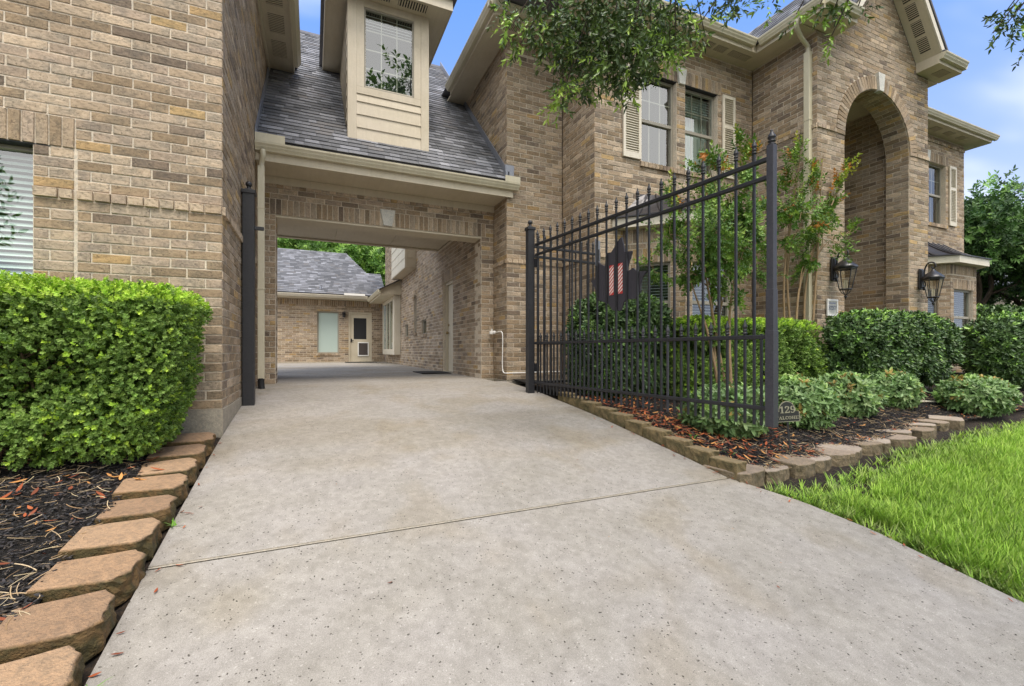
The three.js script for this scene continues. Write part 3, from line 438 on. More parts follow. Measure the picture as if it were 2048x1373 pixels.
    for (let i = 0; i < 9; i++) { const y = y0 + 0.02 + i * 0.28; for (const side of [0, 1]) { const q = side ? pbx(u + 0.091, P - 0.071, y, y + 0.29, v0 + 0.005, v0 + 0.019) : pbx(u + 0.004, u + 0.018, y, y + 0.29, v0 + 0.091, v1); const p = q.attributes.position; for (let k = 0; k < p.count; k++) if (p.getY(k) < y + 0.05) side ? p.setZ(k, p.getZ(k) + 0.012) : p.setX(k, p.getX(k) - 0.012); q.computeVertexNormals(); mesh('siding_board', q, side ? M.siding : M.trimPale, g); } }  // yard-side boards paler: the sunlight on that face is put into the colour
  }
  { // box bay with three tall panes near the far end of the yard
    const u = 2.6, v0 = 16.07, v1 = 18.9, y0 = 1.36, y1 = 3.42, g = new THREE.Group(); g.name = 'box_bay'; root.add(g);
    mesh('bay_frame', join([pbx(u, P - 0.002, y0, y0 + 0.06, v0 + 0.002, v1), pbx(u + 0.06, P - 0.003, y0 + 0.061, y1, v0, v0 + 0.06), pbx(u, u + 0.06, y0 + 0.061, y1, v0 - 0.003, v0 + 0.3), pbx(u, u + 0.06, y0 + 0.061, y1, v1 - 0.1, v1), pbx(u, u + 0.06, y1 - 0.12, y1 - 0.001, v0 + 0.301, v1 - 0.101), pbx(u, u + 0.06, y0 + 0.062, y0 + 0.2, v0 + 0.301, v1 - 0.101), pbx(u + 0.1, P - 0.004, y0 + 0.07, y1, v1 - 0.06, v1 - 0.004)]), M.trimPale, g);
    const n = 3, w = (v1 - 0.1 - v0 - 0.3) / n; for (let i = 0; i < n; i++) { mesh('pane', pbx(u + 0.03, u + 0.031, y0 + 0.2, y1 - 0.12, v0 + 0.3 + i * w + 0.02, v0 + 0.3 + (i + 1) * w - 0.02), M.glass, g); mesh('bay_mullion', pbx(u - 0.004, u + 0.064, y0 + 0.2, y1 - 0.12, v0 + 0.3 + i * w - 0.02, v0 + 0.3 + i * w + 0.02), M.trimPale, g); }
    for (let i = 0; i < 30; i++) mesh('blind_slat', pbx(u + 0.08, u + 0.12, y0 + 0.24 + i * 0.055, y0 + 0.246 + i * 0.055, v0 + 0.3, v1 - 0.1), M.blind, g);
    mesh('bay_soffit', pbx(2.15, P - 0.005, 3.43, 3.46, v0 - 0.1, 19.3), M.trim, g); mesh('bay_fascia', join([pbx(2.13, 2.149, 3.42, 3.6, v0 - 0.1, 19.3)]), M.trim, g);
    mesh('bay_cheek', prism([[0, 0], [-0.68, 0], [-0.68, 0.16], [0, 0.52]], V(P - 0.004, 3.462, v0 - 0.09), X3, Y3, 0.02), M.trim, g);
    mesh('bay_roof', prism([[0, 0.54], [-0.74, 0.15], [-0.74, 0.12], [0, 0.5]], V(P - 0.003, 3.462, 19.2), X3, Y3, 3.35), M.metalRoof, g);
    gutterRun(g, 2.13, v0 - 0.15, 2.13, 19.2, 3.47, -1, 0);
  }
  // stepped street front
  brickWall(root, pool, 'wall', B1, 12, -HALF, 12 - F1, Y0, RR, { belt, seed: 41 });
  const W4 = brickWall(root, pool, 'wall', B1, F1, 0, B2 - B1, Y0, RR, { belt, seed: 42, blocks: [[0, B2 - B1, RR - 0.23, RR + 0.1]] });
  soldier(pool, W4, 0.004, B2 - B1 - 0.004, RR - 0.23, 0.228);
  brickWall(root, pool, 'wall', B2, F1, -HALF, F1 - F2, Y0, RR, { belt, seed: 43 });
  const winY0 = snap(4.73), winY1 = snap(6.26), cS = 6.0 - B2, wins = [[5.12 - B2, 5.90 - B2], [6.10 - B2, 6.89 - B2]];
  const bayLow = 0.8, bl = 4.72, br = 7.28, bf0 = 5.40, bf1 = 6.60, bv = 5.45, bayTop = snap(3.50);
  const W6 = brickWall(root, pool, 'wall', B2, F2, 0, E - B2, Y0, RR, { holes: wins.map(([a, b]) => [a, b, winY0, winY1]), blocks: [[wins[0][0] - 0.1, wins[1][1] + 0.1, winY1, winY1 + CH * 3], [bl - B2 + 0.1, br - B2 - 0.1, Y0, bayTop]], belt, seed: 44 });
  soldier(pool, W6, wins[0][0] - 0.1, wins[1][1] + 0.1, winY1, CH * 3, { gap: [cS, 0.085] }); rowlock(pool, W6, wins[0][0] - 0.04, wins[1][1] + 0.04, winY0 - 0.085);
  keystone(root, B2, F2, 0, cS, winY1 - 0.02, winY1 + 0.25, 0.12, 0.20);
  wins.forEach(([a, b], i) => { makeWindow(root, B2, F2, 0, a, b, winY0, winY1, { hung: true, cols: 3, rows: [1, 2], frame: 0.04, curtain: i === 1, blinds: i === 1, blindTo: winY1 - 0.45 }); mesh('steel_lintel', bx(B2 + a - 0.06, B2 + b + 0.06, winY1 - 0.003, winY1 + 0.005, -F2 - 0.15, -F2 - 0.002), M.black, root); });
  makeShutter(root, B2, F2, 0, wins[0][0] - 0.40, wins[0][0] - 0.03, winY0 + 0.02, winY1 + 0.02); makeShutter(root, B2, F2, 0, wins[1][1] + 0.10, wins[1][1] + 0.42, winY0 + 0.02, winY1 + 0.02);
  // angled bays under metal roofs, the first beside the gate
  const makeBay = (dx, seed, vis) => {
    const a = Math.hypot(bf0 - bl, F2 - bv), thL = -Math.atan2(F2 - bv, bf0 - bl) ; // the flanks turn forward
    const y1 = bayTop, wt = snap(2.95), wb = snap(1.62);
    const fl = 0.22, fr = a - 0.22, list = [[bl + dx, F2, thL, a, fl, fr], [bf0 + dx, bv, 0, bf1 - bf0, 0.16, bf1 - bf0 - 0.16], [bf1 + dx, bv, -thL, a, fl, fr]];
    list.forEach(([u, v, th, len, s0, s1], i) => {
      const W = brickWall(root, pool, 'bay_wall', u, v, th, len, Y0, y1, { thick: 0.12, holes: [[s0, s1, wb, wt]], blocks: [[s0 - 0.06, s1 + 0.06, wt, wt + CH * 3], [0, len, y1 - 0.23, y1 + 0.1]], seed: seed + i, weight: vis });
      soldier(pool, W, s0 - 0.06, s1 + 0.06, wt, CH * 3, { weight: vis }); soldier(pool, W, 0.005, len - 0.005, y1 - 0.23, 0.228, { weight: vis }); rowlock(pool, W, s0 - 0.03, s1 + 0.03, wb - 0.085, 0.03);
      makeWindow(root, u, v, th, s0, s1, wb, wt, { hung: true, frame: 0.04, recess: 0.06, blinds: true, blindMat: M.blind, depth: 0.3, blindTilt: 0.2, pad: 0.03 });
    });
    const ov = 0.2, k = 0.08, poly = [[bl + dx - ov, F2], [bl + dx - ov + 0.02, F2 - 0.06], [bf0 + dx - k, bv - ov], [bf1 + dx + k, bv - ov], [br + dx + ov - 0.02, F2 - 0.06], [br + dx + ov, F2]];
    mesh('bay_eave', slab(poly, y1, 0.16), M.trimPale, root);
    const inner = [[bl + dx + 0.35, F2], [bf0 + dx + 0.12, F2 - 0.12], [bf1 + dx - 0.12, F2 - 0.12], [br + dx - 0.35, F2]].map(([p, q]) => V(p, y1 + 0.66, q + 0.01)), outer = [poly[0], poly[2], poly[3], poly[5]].map(([p, q], i) => V(p + (i < 2 ? -0.03 : 0.03), y1 + 0.16, q - (i === 1 || i === 2 ? 0.03 : 0)));
    for (let i = 0; i < 3; i++) { // concave standing-seam panels
      const pos = [], n = 7, A = outer[i], B = outer[i + 1], C = inner[i], D = inner[i + 1], at2 = (f, t) => { const lo = A.clone().lerp(B, f), hi = C.clone().lerp(D, f), p = lo.lerp(hi, t); p.y = lerp(A.y, C.y, Math.pow(t, 1.45)); return p; };
      for (let j = 0; j < n; j++) for (let f = 0; f < 4; f++) { const a0 = at2(f / 4, j / n), b0 = at2((f + 1) / 4, j / n), c0 = at2((f + 1) / 4, (j + 1) / n), d0 = at2(f / 4, (j + 1) / n); pos.push(a0, b0, c0, a0, c0, d0); }
      const g = new THREE.BufferGeometry().setFromPoints(pos); g.computeVertexNormals(); mesh('metal_panel', uvBox(g), M.metalRoof, root);
      const seams = i === 1 ? [0, 0.25, 0.5, 0.75, 1] : [0.33, 0.66]; for (const f of seams) mesh('roof_seam', uvBox(tube([0, 0.2, 0.4, 0.6, 0.8, 1].map((t) => at2(f, t).add(new THREE.Vector3(0, 0.012, 0))), 0.014, 14, 6)), M.metalRoof, root);
    }
    mesh('drip_edge', slab(poly.map(([p, q], i) => [p + (i < 3 ? -0.035 : 0.035), i === 0 || i === 5 ? q : q - 0.03]), y1 + 0.161, 0.02), M.metalRoof, root);
  };
  makeBay(0, 71, 1); 
  // entry block
  brickWall(root, pool, 'wall', E, F2, -HALF, F2 - FE, Y0, RR, { belt: belt2, seed: 45 });
  const ac = 9.58 - E, aw = 1.018, sp = snap(5.28), gab = (u) => 8.79 - Math.abs(u - 9.535) * 1.32, gU = (y) => (8.79 - y) / 1.32;
  const W8 = brickWall(root, pool, 'wall', E, FE, 0, E2 - E, Y0, 8.79, { thick: 0.39, holes: [{ arch: [ac, aw, sp, Y0 - 0.3] }], top: [[E2 - E - 0.009, 7.03], [10.87 - E, 7.03], [9.535 - E, 8.79], [8.2 - E, 7.03], [0.009, 7.03]], blocks: [{ arch: [ac, aw + 0.245, sp, sp - 0.001] }], belt: belt2, seed: 46, limit: (y) => y < 7.0 ? [0, E2 - E] : gU(y) > 0.06 ? [9.535 - gU(y) - E, 9.535 + gU(y) - E] : null });
  for (let k = 0, n = 46; k < n; k++) { const a = Math.PI * (k + 0.5) / n; if (Math.abs(a - HALF) < 0.07) continue; const R = aw + 0.122; pool.add(W8, brickGeo(0.07, 0.234, 0.04, pick(rngOf(k * 3 + 1), BW), k % 3), new THREE.Vector3(ac - Math.cos(a) * R, sp + Math.sin(a) * R, 0.014), HALF - a, 0.018); }
  keystone(root, E, FE, 0, ac, sp + aw - 0.02, sp + aw + 0.30, 0.12, 0.2, 0.05);
  // arch reveal: side jambs and turned soffit bricks
  brickWall(root, pool, 'arch_jamb', 9.58 + aw - 0.012, FE + 0.395, -HALF, 0.39, Y0, sp, { thick: 0.12, seed: 47 }); brickWall(root, pool, 'arch_jamb', 9.58 - aw + 0.012, FE + 0.006, HALF, 0.39, Y0, sp, { thick: 0.12, seed: 48 });
  { const ring = new THREE.Group(); ring.name = 'arch_soffit'; root.add(ring); const r = rngOf(4); for (let k = 0, n = 40; k < n; k++) { const a = Math.PI * (k + 0.5) / n, hold = new THREE.Group(); hold.name = 'soffit_course'; hold.position.copy(V(9.58 - Math.cos(a) * aw, sp + Math.sin(a) * aw, FE + 0.2)); hold.rotation.set(0, 0, 0);
      const nrm = new THREE.Vector3(Math.cos(a), -Math.sin(a), 0), X = new THREE.Vector3(0, 0, -1), Yd = new THREE.Vector3().crossVectors(nrm, X); hold.quaternion.setFromRotationMatrix(new THREE.Matrix4().makeBasis(X, Yd, nrm));
      const pair = k % 2 ? [[-0.13, 0.125], [0.065, 0.245]] : [[-0.065, 0.245], [0.13, 0.125]]; for (const [x, L] of pair) { const b = mesh('brick', brickGeo(L, 0.07, 0.05, pick(r, BW), k % 3), M.brick, ring); b.quaternion.copy(hold.quaternion); b.position.copy(hold.position).addScaledVector(X, x).addScaledVector(nrm, 0.006); } } }
  { const s = new THREE.Shape(); s.absarc(0, 0, aw + 0.1, 0, Math.PI, false); s.absarc(0, 0, aw + 0.001, Math.PI, 0, true); const g = new THREE.ExtrudeGeometry(s, { depth: 0.385, bevelEnabled: false, curveSegments: 40 }); g.translate(9.58, sp, -FE - 0.392); mesh('arch_mortar', uvBox(g), M.mortar, root); }
  brickWall(root, pool, 'porch_wall', 10.76, 8.0, -HALF, 8.0 - FE - 0.4, Y0, RR - 0.4, { thick: 0.12, seed: 49 });
  brickWall(root, pool, 'porch_wall', 8.40, FE + 0.4, HALF, 8.0 - FE - 0.4, Y0, RR - 0.4, { thick: 0.12, seed: 50 });
  mesh('porch_back', pbx(8.3, 10.9, 0.8, RR, 7.9, 8.0), M.siding, root); mesh('porch_ceiling', pbx(8.3, 10.9, RR - 0.42, RR - 0.4, FE + 0.4, 8), M.trim, root); mesh('porch_floor', pbx(8.3, 10.9, 0.7, 1.02, FE + 0.02, 7.98), M.found, root);
  { const g = new THREE.Group(); g.name = 'entry_door'; root.add(g); mesh('door_leaf', pbx(9.05, 10.1, 1.02, 3.3, 7.84, 7.89), M.bark, g); mesh('door_frame', join([pbx(8.95, 9.048, 1.02, 3.4, 7.82, 7.895), pbx(10.102, 10.2, 1.02, 3.4, 7.82, 7.895), pbx(9.05, 10.1, 3.302, 3.4, 7.82, 7.895)]), M.trim, g); }
  brickWall(root, pool, 'wall', E2, FE, HALF, F2 - FE, Y0, RR, { seed: 52, weight: 0 });
  // far window bay beyond the entry
  const wins2 = [[13.15 - R0, 13.93 - R0], [14.13 - R0, 14.93 - R0]];
  const W10 = brickWall(root, pool, 'wall', R0, F2, 0, R1 - R0, Y0, RR, { holes: wins2.map(([a, b]) => [a, b, winY0, winY1]), blocks: [[wins2[0][0] - 0.1, wins2[1][1] + 0.1, winY1, winY1 + CH * 3], [12.85 - R0, 15.2 - R0, Y0, bayTop]], belt: snap(6.75) + CH / 2, seed: 51 });
  soldier(pool, W10, wins2[0][0] - 0.1, wins2[1][1] + 0.1, winY1, CH * 3, { gap: [14.03 - R0, 0.085] }); rowlock(pool, W10, wins2[0][0] - 0.04, wins2[1][1] + 0.04, winY0 - 0.085); keystone(root, R0, F2, 0, 14.03 - R0, winY1 - 0.02, winY1 + 0.25, 0.12, 0.20);
  for (const [a, b] of wins2) makeWindow(root, R0, F2, 0, a, b, winY0, winY1, { hung: true, frame: 0.04, cols: 2, rows: [1, 2] });
  makeShutter(root, R0, F2, 0, wins2[1][1] + 0.12, wins2[1][1] + 0.45, winY0 + 0.02, winY1 + 0.02);
  makeBay(14.03 - 6.0, 91, 1);
  mesh('inner_core', join([pbx(P + 0.25, B2, 0.3, RR, F1 + 0.25, 19.6), pbx(B2 + 0.25, E - 0.05, 0.3, RR, F2 + 0.95, 14), pbx(10.95, R1 - 0.25, 0.3, RR, F2 + 0.95, 14), pbx(10.9, 11.05, 0.3, RR, FE + 0.45, F2 + 0.9), pbx(8.0, 11, 0.3, RR, 8.02, 14), pbx(E + 0.22, 8.26, 0.3, RR, FE + 0.42, 8.0), pbx(R1 - 0.2, R1, Y0, RR, F2 + 0.21, 14), pbx(B2 + 0.22, bl + 0.2, 0.3, RR, F2 + 0.22, F2 + 0.95)]), M.mortar, root);
  // eaves
  const ovh = [[2.69, 12], [2.69, 6.80], [3.79, 6.80], [3.79, 5.77], [7.43, 5.77], [7.43, 4.93], [11.64, 4.93], [11.64, 5.77], [16.23, 5.77], [16.23, 13]];
  mesh('soffit', slab(ovh, RR, 0.035), M.trim, root);
  const edges = [[0, -1, 0], [1, 0, -1], [2, -1, 0], [3, 0, -1], [4, -1, 0], [7, 0, -1], [8, 1, 0]];
  for (const [i, ou, ow] of edges) { let [ua, va] = ovh[i], [ub, vb] = ovh[i + 1]; if (i === 0) va = 9.3; if (i === 4) vb = 4.55; const t = 0.022;
    mesh('fascia', pbx(Math.min(ua, ub) + (ou < 0 ? -t : ou > 0 ? 0.001 : 0), Math.max(ua, ub) + (ou > 0 ? t : ou < 0 ? -0.001 : 0), RR - 0.008 + i * 0.001, RR + 0.19, Math.min(va, vb) + (ow < 0 ? -t : 0), Math.max(va, vb) + (ow < 0 ? -0.001 : 0)), M.trim, root);
    const ext = 0.13; if (i === 1) { ua -= ext; ub -= ext; } if (i === 3) { ua -= ext; ub -= ext; } if (i === 0) vb -= ext; if (i === 2) { va -= ext * 0; vb -= ext; } if (i === 4) va -= 0.13; if (i === 7) ub += ext;
    gutterRun(root, ua + ou * t, va + ow * t, ub + ou * t, vb + ow * t, RR + 0.06, ou, ow); }
  for (const u of [5.2, 5.75, 6.3, 6.6, 6.95, 7.2]) ventSlots(root, u, u + 0.24, RR, 5.86, 6.0, true, 8);
  for (const u of [2.95, 3.35]) ventSlots(root, u, u + 0.24, RR, 6.88, 7.02, true, 8); for (const u of [13.2, 13.8, 14.4, 15.0]) ventSlots(root, u, u + 0.3, RR, 5.86, 6.0, true, 8);
  for (const [a, b, out] of [[7.43, 8.26, -1], [10.81, 11.64, 1]]) { // eave returns at the foot of the gable
    mesh('eave_return', join([pbx(a, b, RR - 0.001, RR + 0.19, 4.55, FE - 0.004)]), M.trim, root); gutterRun(root, a, 4.55, b, 4.55, RR + 0.062, 0, -1); mesh('return_roof', prism([[0, 0.2], [0.46, 0.33], [0.46, 0.30], [0, 0.17]], V(a, RR, 4.46), new THREE.Vector3(0, 0, -1), Y3, b - a), M.roofPlain, root);
    ventSlots(root, a + 0.3, a + 0.6, RR, 4.62, 4.8, true, 8); if (out > 0) gutterRun(root, b, 4.5, b, 5.7, RR + 0.064, 1, 0); }
  const rp = [[8.16, 7.08], [9.535, 8.895], [10.91, 7.08], [10.91, 7.16], [9.535, 9.02], [8.16, 7.16]];
  const under = [[8.2, 7.03], [9.535, 8.79], [10.87, 7.03], [10.92, 7.09], [9.535, 8.905], [8.15, 7.09]];
  mesh('rake_soffit', prism(under, V(0, 0, FE - 0.004), X3, Y3, FE - 0.004 - 4.53), M.trim, root);
  mesh('rake_board', prism([[8.17, 7.0], [9.535, 8.80], [10.90, 7.0], [10.94, 7.12], [9.535, 8.96], [8.13, 7.12]], V(0, 0, 4.528), X3, Y3, 0.025), M.trimPale, root);
  mesh('gable_roof', prism([[8.08, 7.12], [9.535, 8.97], [10.99, 7.12], [11.02, 7.15], [9.535, 9.05], [8.05, 7.15]], V(0, 0, 10), X3, Y3, 5.51), M.roofPlain, root);
  for (let i = 0; i < 5; i++) for (const sgn of [-1, 1]) { const t = 0.12 + i * 0.17, u = 9.535 + sgn * lerp(1.25, 0.1, t), y = gab(u); const q = join(Array.from({ length: 7 }, (_, k) => bx(-0.12 + k * 0.035, -0.105 + k * 0.035, -0.012, -0.001, -0.08, 0.08))); const m = mesh('soffit_vent', q, M.trim, root); mesh('vent_screen', bx(-0.13, 0.13, -0.004, -0.0015, -0.08, 0.08), M.black, m); m.position.copy(V(u, y, 4.72)); m.rotation.z = -sgn * Math.atan(1.32); }
  const rp2 = new Pool('shingle', 'shingles', M.shingle);
  { const X = new THREE.Vector3(0, 0, 1), up = new THREE.Vector3(8.15 - 7.34, 7.22 - 7.09, 0).normalize(); shingleSlope(root, rp2, 'roof_slope', V(7.34, 7.09, 7.5), X, up, 0.84, () => [[0, 2.95]], { seed: 17 });
    const up2 = new THREE.Vector3(9.535 - 8.08, 9.06 - 7.17, 0).normalize(); shingleSlope(root, rp2, 'roof_slope', V(8.08, 7.17, 9.5), X, up2, 2.38, () => [[0, 4.98]], { seed: 18 }); }
  mesh('roof', hip(2.6, 16.3, 5.72, 19.5, RR + 0.2, 3.2), M.roofPlain, root);
  downspout(root, E - 0.035, 5.05, gy(5) - 0.1, 6.62, 0.09, 0.1, [V(7.36, 7.0, 4.95), V(7.36, 6.92, 4.97), V(7.55, 6.8, 5.02), V(E - 0.035, 6.7, 5.05), V(E - 0.035, 6.58, 5.05)]);
  pool.finish(root); rp2.finish(root, 60); rebase(root);
}
// ---------------------------------------------------------------- the low wing across the yard
{
  const root = thing('brick_wing', 'low brick wing across the courtyard with a grey hipped roof and cream door', 'house wing');
  const pool = new Pool('brick', 'brickwork', M.brick), Vb = 19.75, u0 = -7, w0 = 0.167, w1 = 0.99, d0 = 1.36, d1 = 2.27, top = snap(3.09);
  const W = brickWall(root, pool, 'wall', u0, Vb, 0, 2.81 - u0, Y0, 3.56, { holes: [[w0 - u0, w1 - u0, snap(1.36), top], [d0 - u0, d1 - u0, Y0 - 0.2, top]], blocks: [[0, 2.81 - u0, 3.56 - 0.24, 3.6]], seed: 61 });
  soldier(pool, W, 0.01, 2.80 - u0, 3.56 - 0.24, 0.236); rowlock(pool, W, w0 - u0 - 0.04, w1 - u0 + 0.04, snap(1.36) - 0.085);
  const win = makeWindow(root, u0, Vb, 0, w0 - u0, w1 - u0, snap(1.36), top, { frame: 0.05, glass: M.frosted, depth: 0.3 });
  mesh('foundation', join([pbx(u0, d0 - 0.01, 0.6, Y0 + 0.06, Vb - 0.02, Vb + 0.1), pbx(d1 + 0.01, 2.8, 0.6, Y0 + 0.06, Vb - 0.02, Vb + 0.1)]), M.found, root);
  { const g = new THREE.Group(); g.name = 'yard_door'; root.add(g); const z = Vb + 0.08;
    mesh('door_frame', join([pbx(d0 + 0.002, d0 + 0.06, 1.0, top - 0.002, z - 0.05, z + 0.08), pbx(d1 - 0.06, d1 - 0.002, 1.0, top - 0.002, z - 0.05, z + 0.08), pbx(d0 + 0.061, d1 - 0.061, top - 0.06, top - 0.003, z - 0.05, z + 0.08)]), M.trim, g);
    mesh('door_leaf', join([pbx(d0 + 0.062, d1 - 0.062, 1.05, 1.98, z, z + 0.045), pbx(d0 + 0.062, d0 + 0.2, 1.98, top - 0.062, z, z + 0.045), pbx(d1 - 0.2, d1 - 0.062, 1.98, top - 0.062, z, z + 0.045), pbx(d0 + 0.2, d1 - 0.2, 2.86, top - 0.062, z, z + 0.045)]), M.trim, g);
    mesh('door_glass', pbx(d0 + 0.2, d1 - 0.2, 1.98, 2.86, z + 0.02, z + 0.024), M.black, g);
    mesh('pet_door', join([pbx(d0 + 0.36, d0 + 0.40, 1.28, 1.86, z - 0.03, z - 0.002), pbx(d1 - 0.15, d1 - 0.11, 1.28, 1.86, z - 0.03, z - 0.002), pbx(d0 + 0.40, d1 - 0.15, 1.82, 1.86, z - 0.03, z - 0.002), pbx(d0 + 0.40, d1 - 0.15, 1.28, 1.32, z - 0.03, z - 0.002)]), M.white, g); mesh('pet_flap', pbx(d0 + 0.40, d1 - 0.15, 1.32, 1.82, z - 0.016, z - 0.006), M.screen, g);
    mesh('handle', join([pbx(d0 + 0.08, d0 + 0.13, 1.86, 2.0, z - 0.02, z - 0.002), pbx(d0 + 0.09, d0 + 0.2, 1.92, 1.945, z - 0.05, z - 0.03)]), M.lampBlack, g); mesh('sill', pbx(d0, d1, 1.0, 1.048, z - 0.12, z + 0.05), M.alu, g); }
  mesh('soffit', pbx(u0, 2.5, 3.565, 3.59, 19.32, Vb - 0.002), M.trim, root); mesh('fascia', pbx(u0, 2.4, 3.555, 3.72, 19.3, 19.319), M.trim, root); gutterRun(root, u0, 19.3, 2.05, 19.3, 3.60, 0, -1, M.trimPale);
  mesh('gutter_guard', pbx(1.15, 1.95, 3.715, 3.80, 19.17, 19.18), M.white, root);
  const rp = new Pool('shingle', 'shingles', M.shingle), up = new THREE.Vector3(0, 0.63, -1).normalize(), RL = 3.75 / Math.cos(Math.atan(0.63)), yAt = (t) => 3.74 + t * up.y;
  shingleSlope(root, rp, 'roof_slope', V(u0, 3.74, 19.2), X3, up, RL, (t) => { const y = yAt(t); return [[0, (y < 4.95 ? 2.81 : lerp(2.2, 1.5, clamp((y - 4.95) / (6.10 - 4.95)))) - u0]]; }, { seed: 27, exposure: 0.15 });
  mesh('roof_core', prism([[0.05, 0], [3.75, 2.33], [7.5, 0]], V(-7, 3.68, 19.2), new THREE.Vector3(0, 0, -1), Y3, 8.4), M.roofPlain, root);
  mesh('roof_vent', new THREE.CylinderGeometry(0.04, 0.05, 0.16, 12).translate(0.3, 4.02, -19.52), M.flash, root);
  mesh('inner_core', pbx(u0, 2.8, 1, 3.55, Vb + 0.55, 24), M.room, root);
  pool.finish(root, 200); rp.finish(root, 0); rebase(root);
}
// ---------------------------------------------------------------- ground, drive, beds
function gridSheet(us, vs, yOf, colorOf) {                           // sheet over plan lines, uv in metres
  const P = [], U = [], C = [], I = [], nu = us.length, nv = vs.length;
  for (let j = 0; j < nv; j++) for (let i = 0; i < nu; i++) { const u = typeof us[i] === 'function' ? us[i](vs[j]) : us[i], v = vs[j]; P.push(u, yOf(u, v), -v); U.push(u, v); if (colorOf) C.push(...colorOf(u, v)); }
  for (let j = 0; j < nv - 1; j++) for (let i = 0; i < nu - 1; i++) { const a = j * nu + i; I.push(a, a + 1, a + nu + 1, a, a + nu + 1, a + nu); }
  const g = new THREE.BufferGeometry(); g.setAttribute('position', new THREE.Float32BufferAttribute(P, 3)); g.setAttribute('uv', new THREE.Float32BufferAttribute(U, 2)); if (colorOf) g.setAttribute('color', new THREE.Float32BufferAttribute(C, 3)); g.setIndex(I); g.computeVertexNormals(); return g;
}
const range = (a, b, d) => { const n = Math.max(1, Math.round((b - a) / d)); return Array.from({ length: n + 1 }, (_, i) => a + (b - a) * i / n); };
structure('ground', gridSheet([-90, -40, -15, -6, -4, -2, -0.7, 3, 4, 6, 8, 12, 18, 40, 90], [...range(-90, -14, 12), ...range(-13, 8, 0.5), 12, 20, 40, 90], (u, v) => gy(v) - 0.06), M.soil);
structure('street', gridSheet([-90, 0, 90], [-22, -14], (u, v) => -0.93), M.asphalt);
{ // drive: separate slabs with open joints, weathered in patches
  const drive = new THREE.Group(); drive.name = numbered('driveway'); drive.userData.kind = 'structure'; scene.add(drive);
  const stain = (u, v) => { const a = fbm(u * 0.9 + 5, v * 0.7 + 9, 4), b = fbm(u * 3 + 40, v * 2.2 + 3, 4), c = fbm(u * 0.5 + 70, v * 1.6 + 20, 3), e = fbm(u * 7 + 3, v * 7 + 50, 3); const st = fbm(u * 0.35 + 11, v * 5 + 2, 3); let k = 0.94 + (a - 0.5) * 0.12 + (b - 0.5) * 0.08 + (e - 0.5) * 0.10 + (st - 0.5) * 0.08; const dirt = sstep(0.56, 0.74, b) * 0.12 + sstep(0.55, 0.7, c) * 0.10; k -= dirt * 0.6;
     return [k, k * (0.985 - dirt * 0.25), k * (0.965 - dirt * 0.75)]; };
  const panel = (uA, uB, v0, v1, nu, dv) => { const us = Array.from({ length: nu + 1 }, (_, i) => (v) => lerp(uA(v), uB(v), i / nu)); const top = gridSheet(us, range(v0, v1, dv), (u, v) => gy(v), stain);
    mesh('slab', top, M.concrete, drive).userData.kind = 'structure';
    const edge = (pts, nx) => { const P = [], I = []; pts.forEach(([u, v], i) => { P.push(u, gy(v), -v, u, gy(v) - 0.12, -v); if (i) { const a = 2 * i - 2; I.push(a, a + 1, a + 3, a, a + 3, a + 2); } }); const g = new THREE.BufferGeometry(); g.setAttribute('position', new THREE.Float32BufferAttribute(P, 3)); g.setIndex(I); g.computeVertexNormals(); return uvBox(g); };
    const vs = range(v0, v1, 0.2); mesh('slab_edge', join([edge(vs.map((v) => [uA(v), v])), edge(vs.map((v) => [uB(v), v])), edge([[uA(v0), v0], [uB(v0), v0]]), edge([[uA(v1), v1], [uB(v1), v1]])]), M.found, drive).userData.kind = 'structure'; };
  const L = (v) => driveLeft(v) + 0.008, R = driveRight, wallR = (v) => v < 7.15 ? 3.02 : 2.815;
  panel(L, R, -14, -1.2, 30, 0.25); panel(L, R, -1.19, 2.648, 70, 0.06); panel(L, R, 2.677, 5.925, 60, 0.08);
  panel(L, () => 3.03, 5.938, 7.17, 44, 0.12); panel(L, () => 2.818, 7.172, 11.4, 40, 0.15); panel(() => -7, () => 2.818, 11.412, 19.74, 44, 0.3);
  const jointStrip = (v, w, y, m) => mesh('joint_filler', gridSheet([(q) => L(q), 0, 1, 2, (q) => R(q)], [v, v + w], (u, q) => gy(q) + y), m, drive).userData.kind = 'structure';
  jointStrip(2.665, 0.010, -0.004, M.found); jointStrip(2.646, 0.034, -0.03, M.black); jointStrip(5.926, 0.012, -0.012, M.black);
}
structure('soil_strip', gridSheet([-0.9, -0.8, -0.71], range(-1.5, 4.66, 0.1), (u, v) => gy(v) - 0.03 + (fbm(u * 20, v * 9, 3) - 0.5) * 0.03), M.soil);
const LB = 0.035, inRightBed = (u, v) => u > 3.16 && v > bedEdge(u) + 0.02 && v < 6.1, bedY = (u, v) => gy(v) + 0.045 - (u > 0 ? 0.05 * (1 - sstep(0.15, 0.6, v - bedEdge(u))) : 0) + (fbm(u * 2.1 + 9, v * 2.1 + 4, 3) - 0.5) * 0.07;
{
  const us = [...range(3.16, 8, 0.08), ...range(8.3, 20, 0.4)];
  const P = gridSheet(us, range(0, 1, 0.025), () => 0), p = P.attributes.position, uv = P.attributes.uv; for (let i = 0; i < p.count; i++) { const u = p.getX(i), t = -p.getZ(i), v = lerp(bedEdge(u) + 0.1, u < 3.5 ? 7.17 : 6.2, t); p.setXYZ(i, u, bedY(u, v), -v); uv.setXY(i, u, v); } P.computeVertexNormals();
  structure('mulch_bed', P, M.mulch);
  structure('mulch_bed', gridSheet(range(-4.8, -1.0, 0.07), range(-1.5, 4.68, 0.07), (u, v) => bedY(u, v) + LB), M.mulch);
}
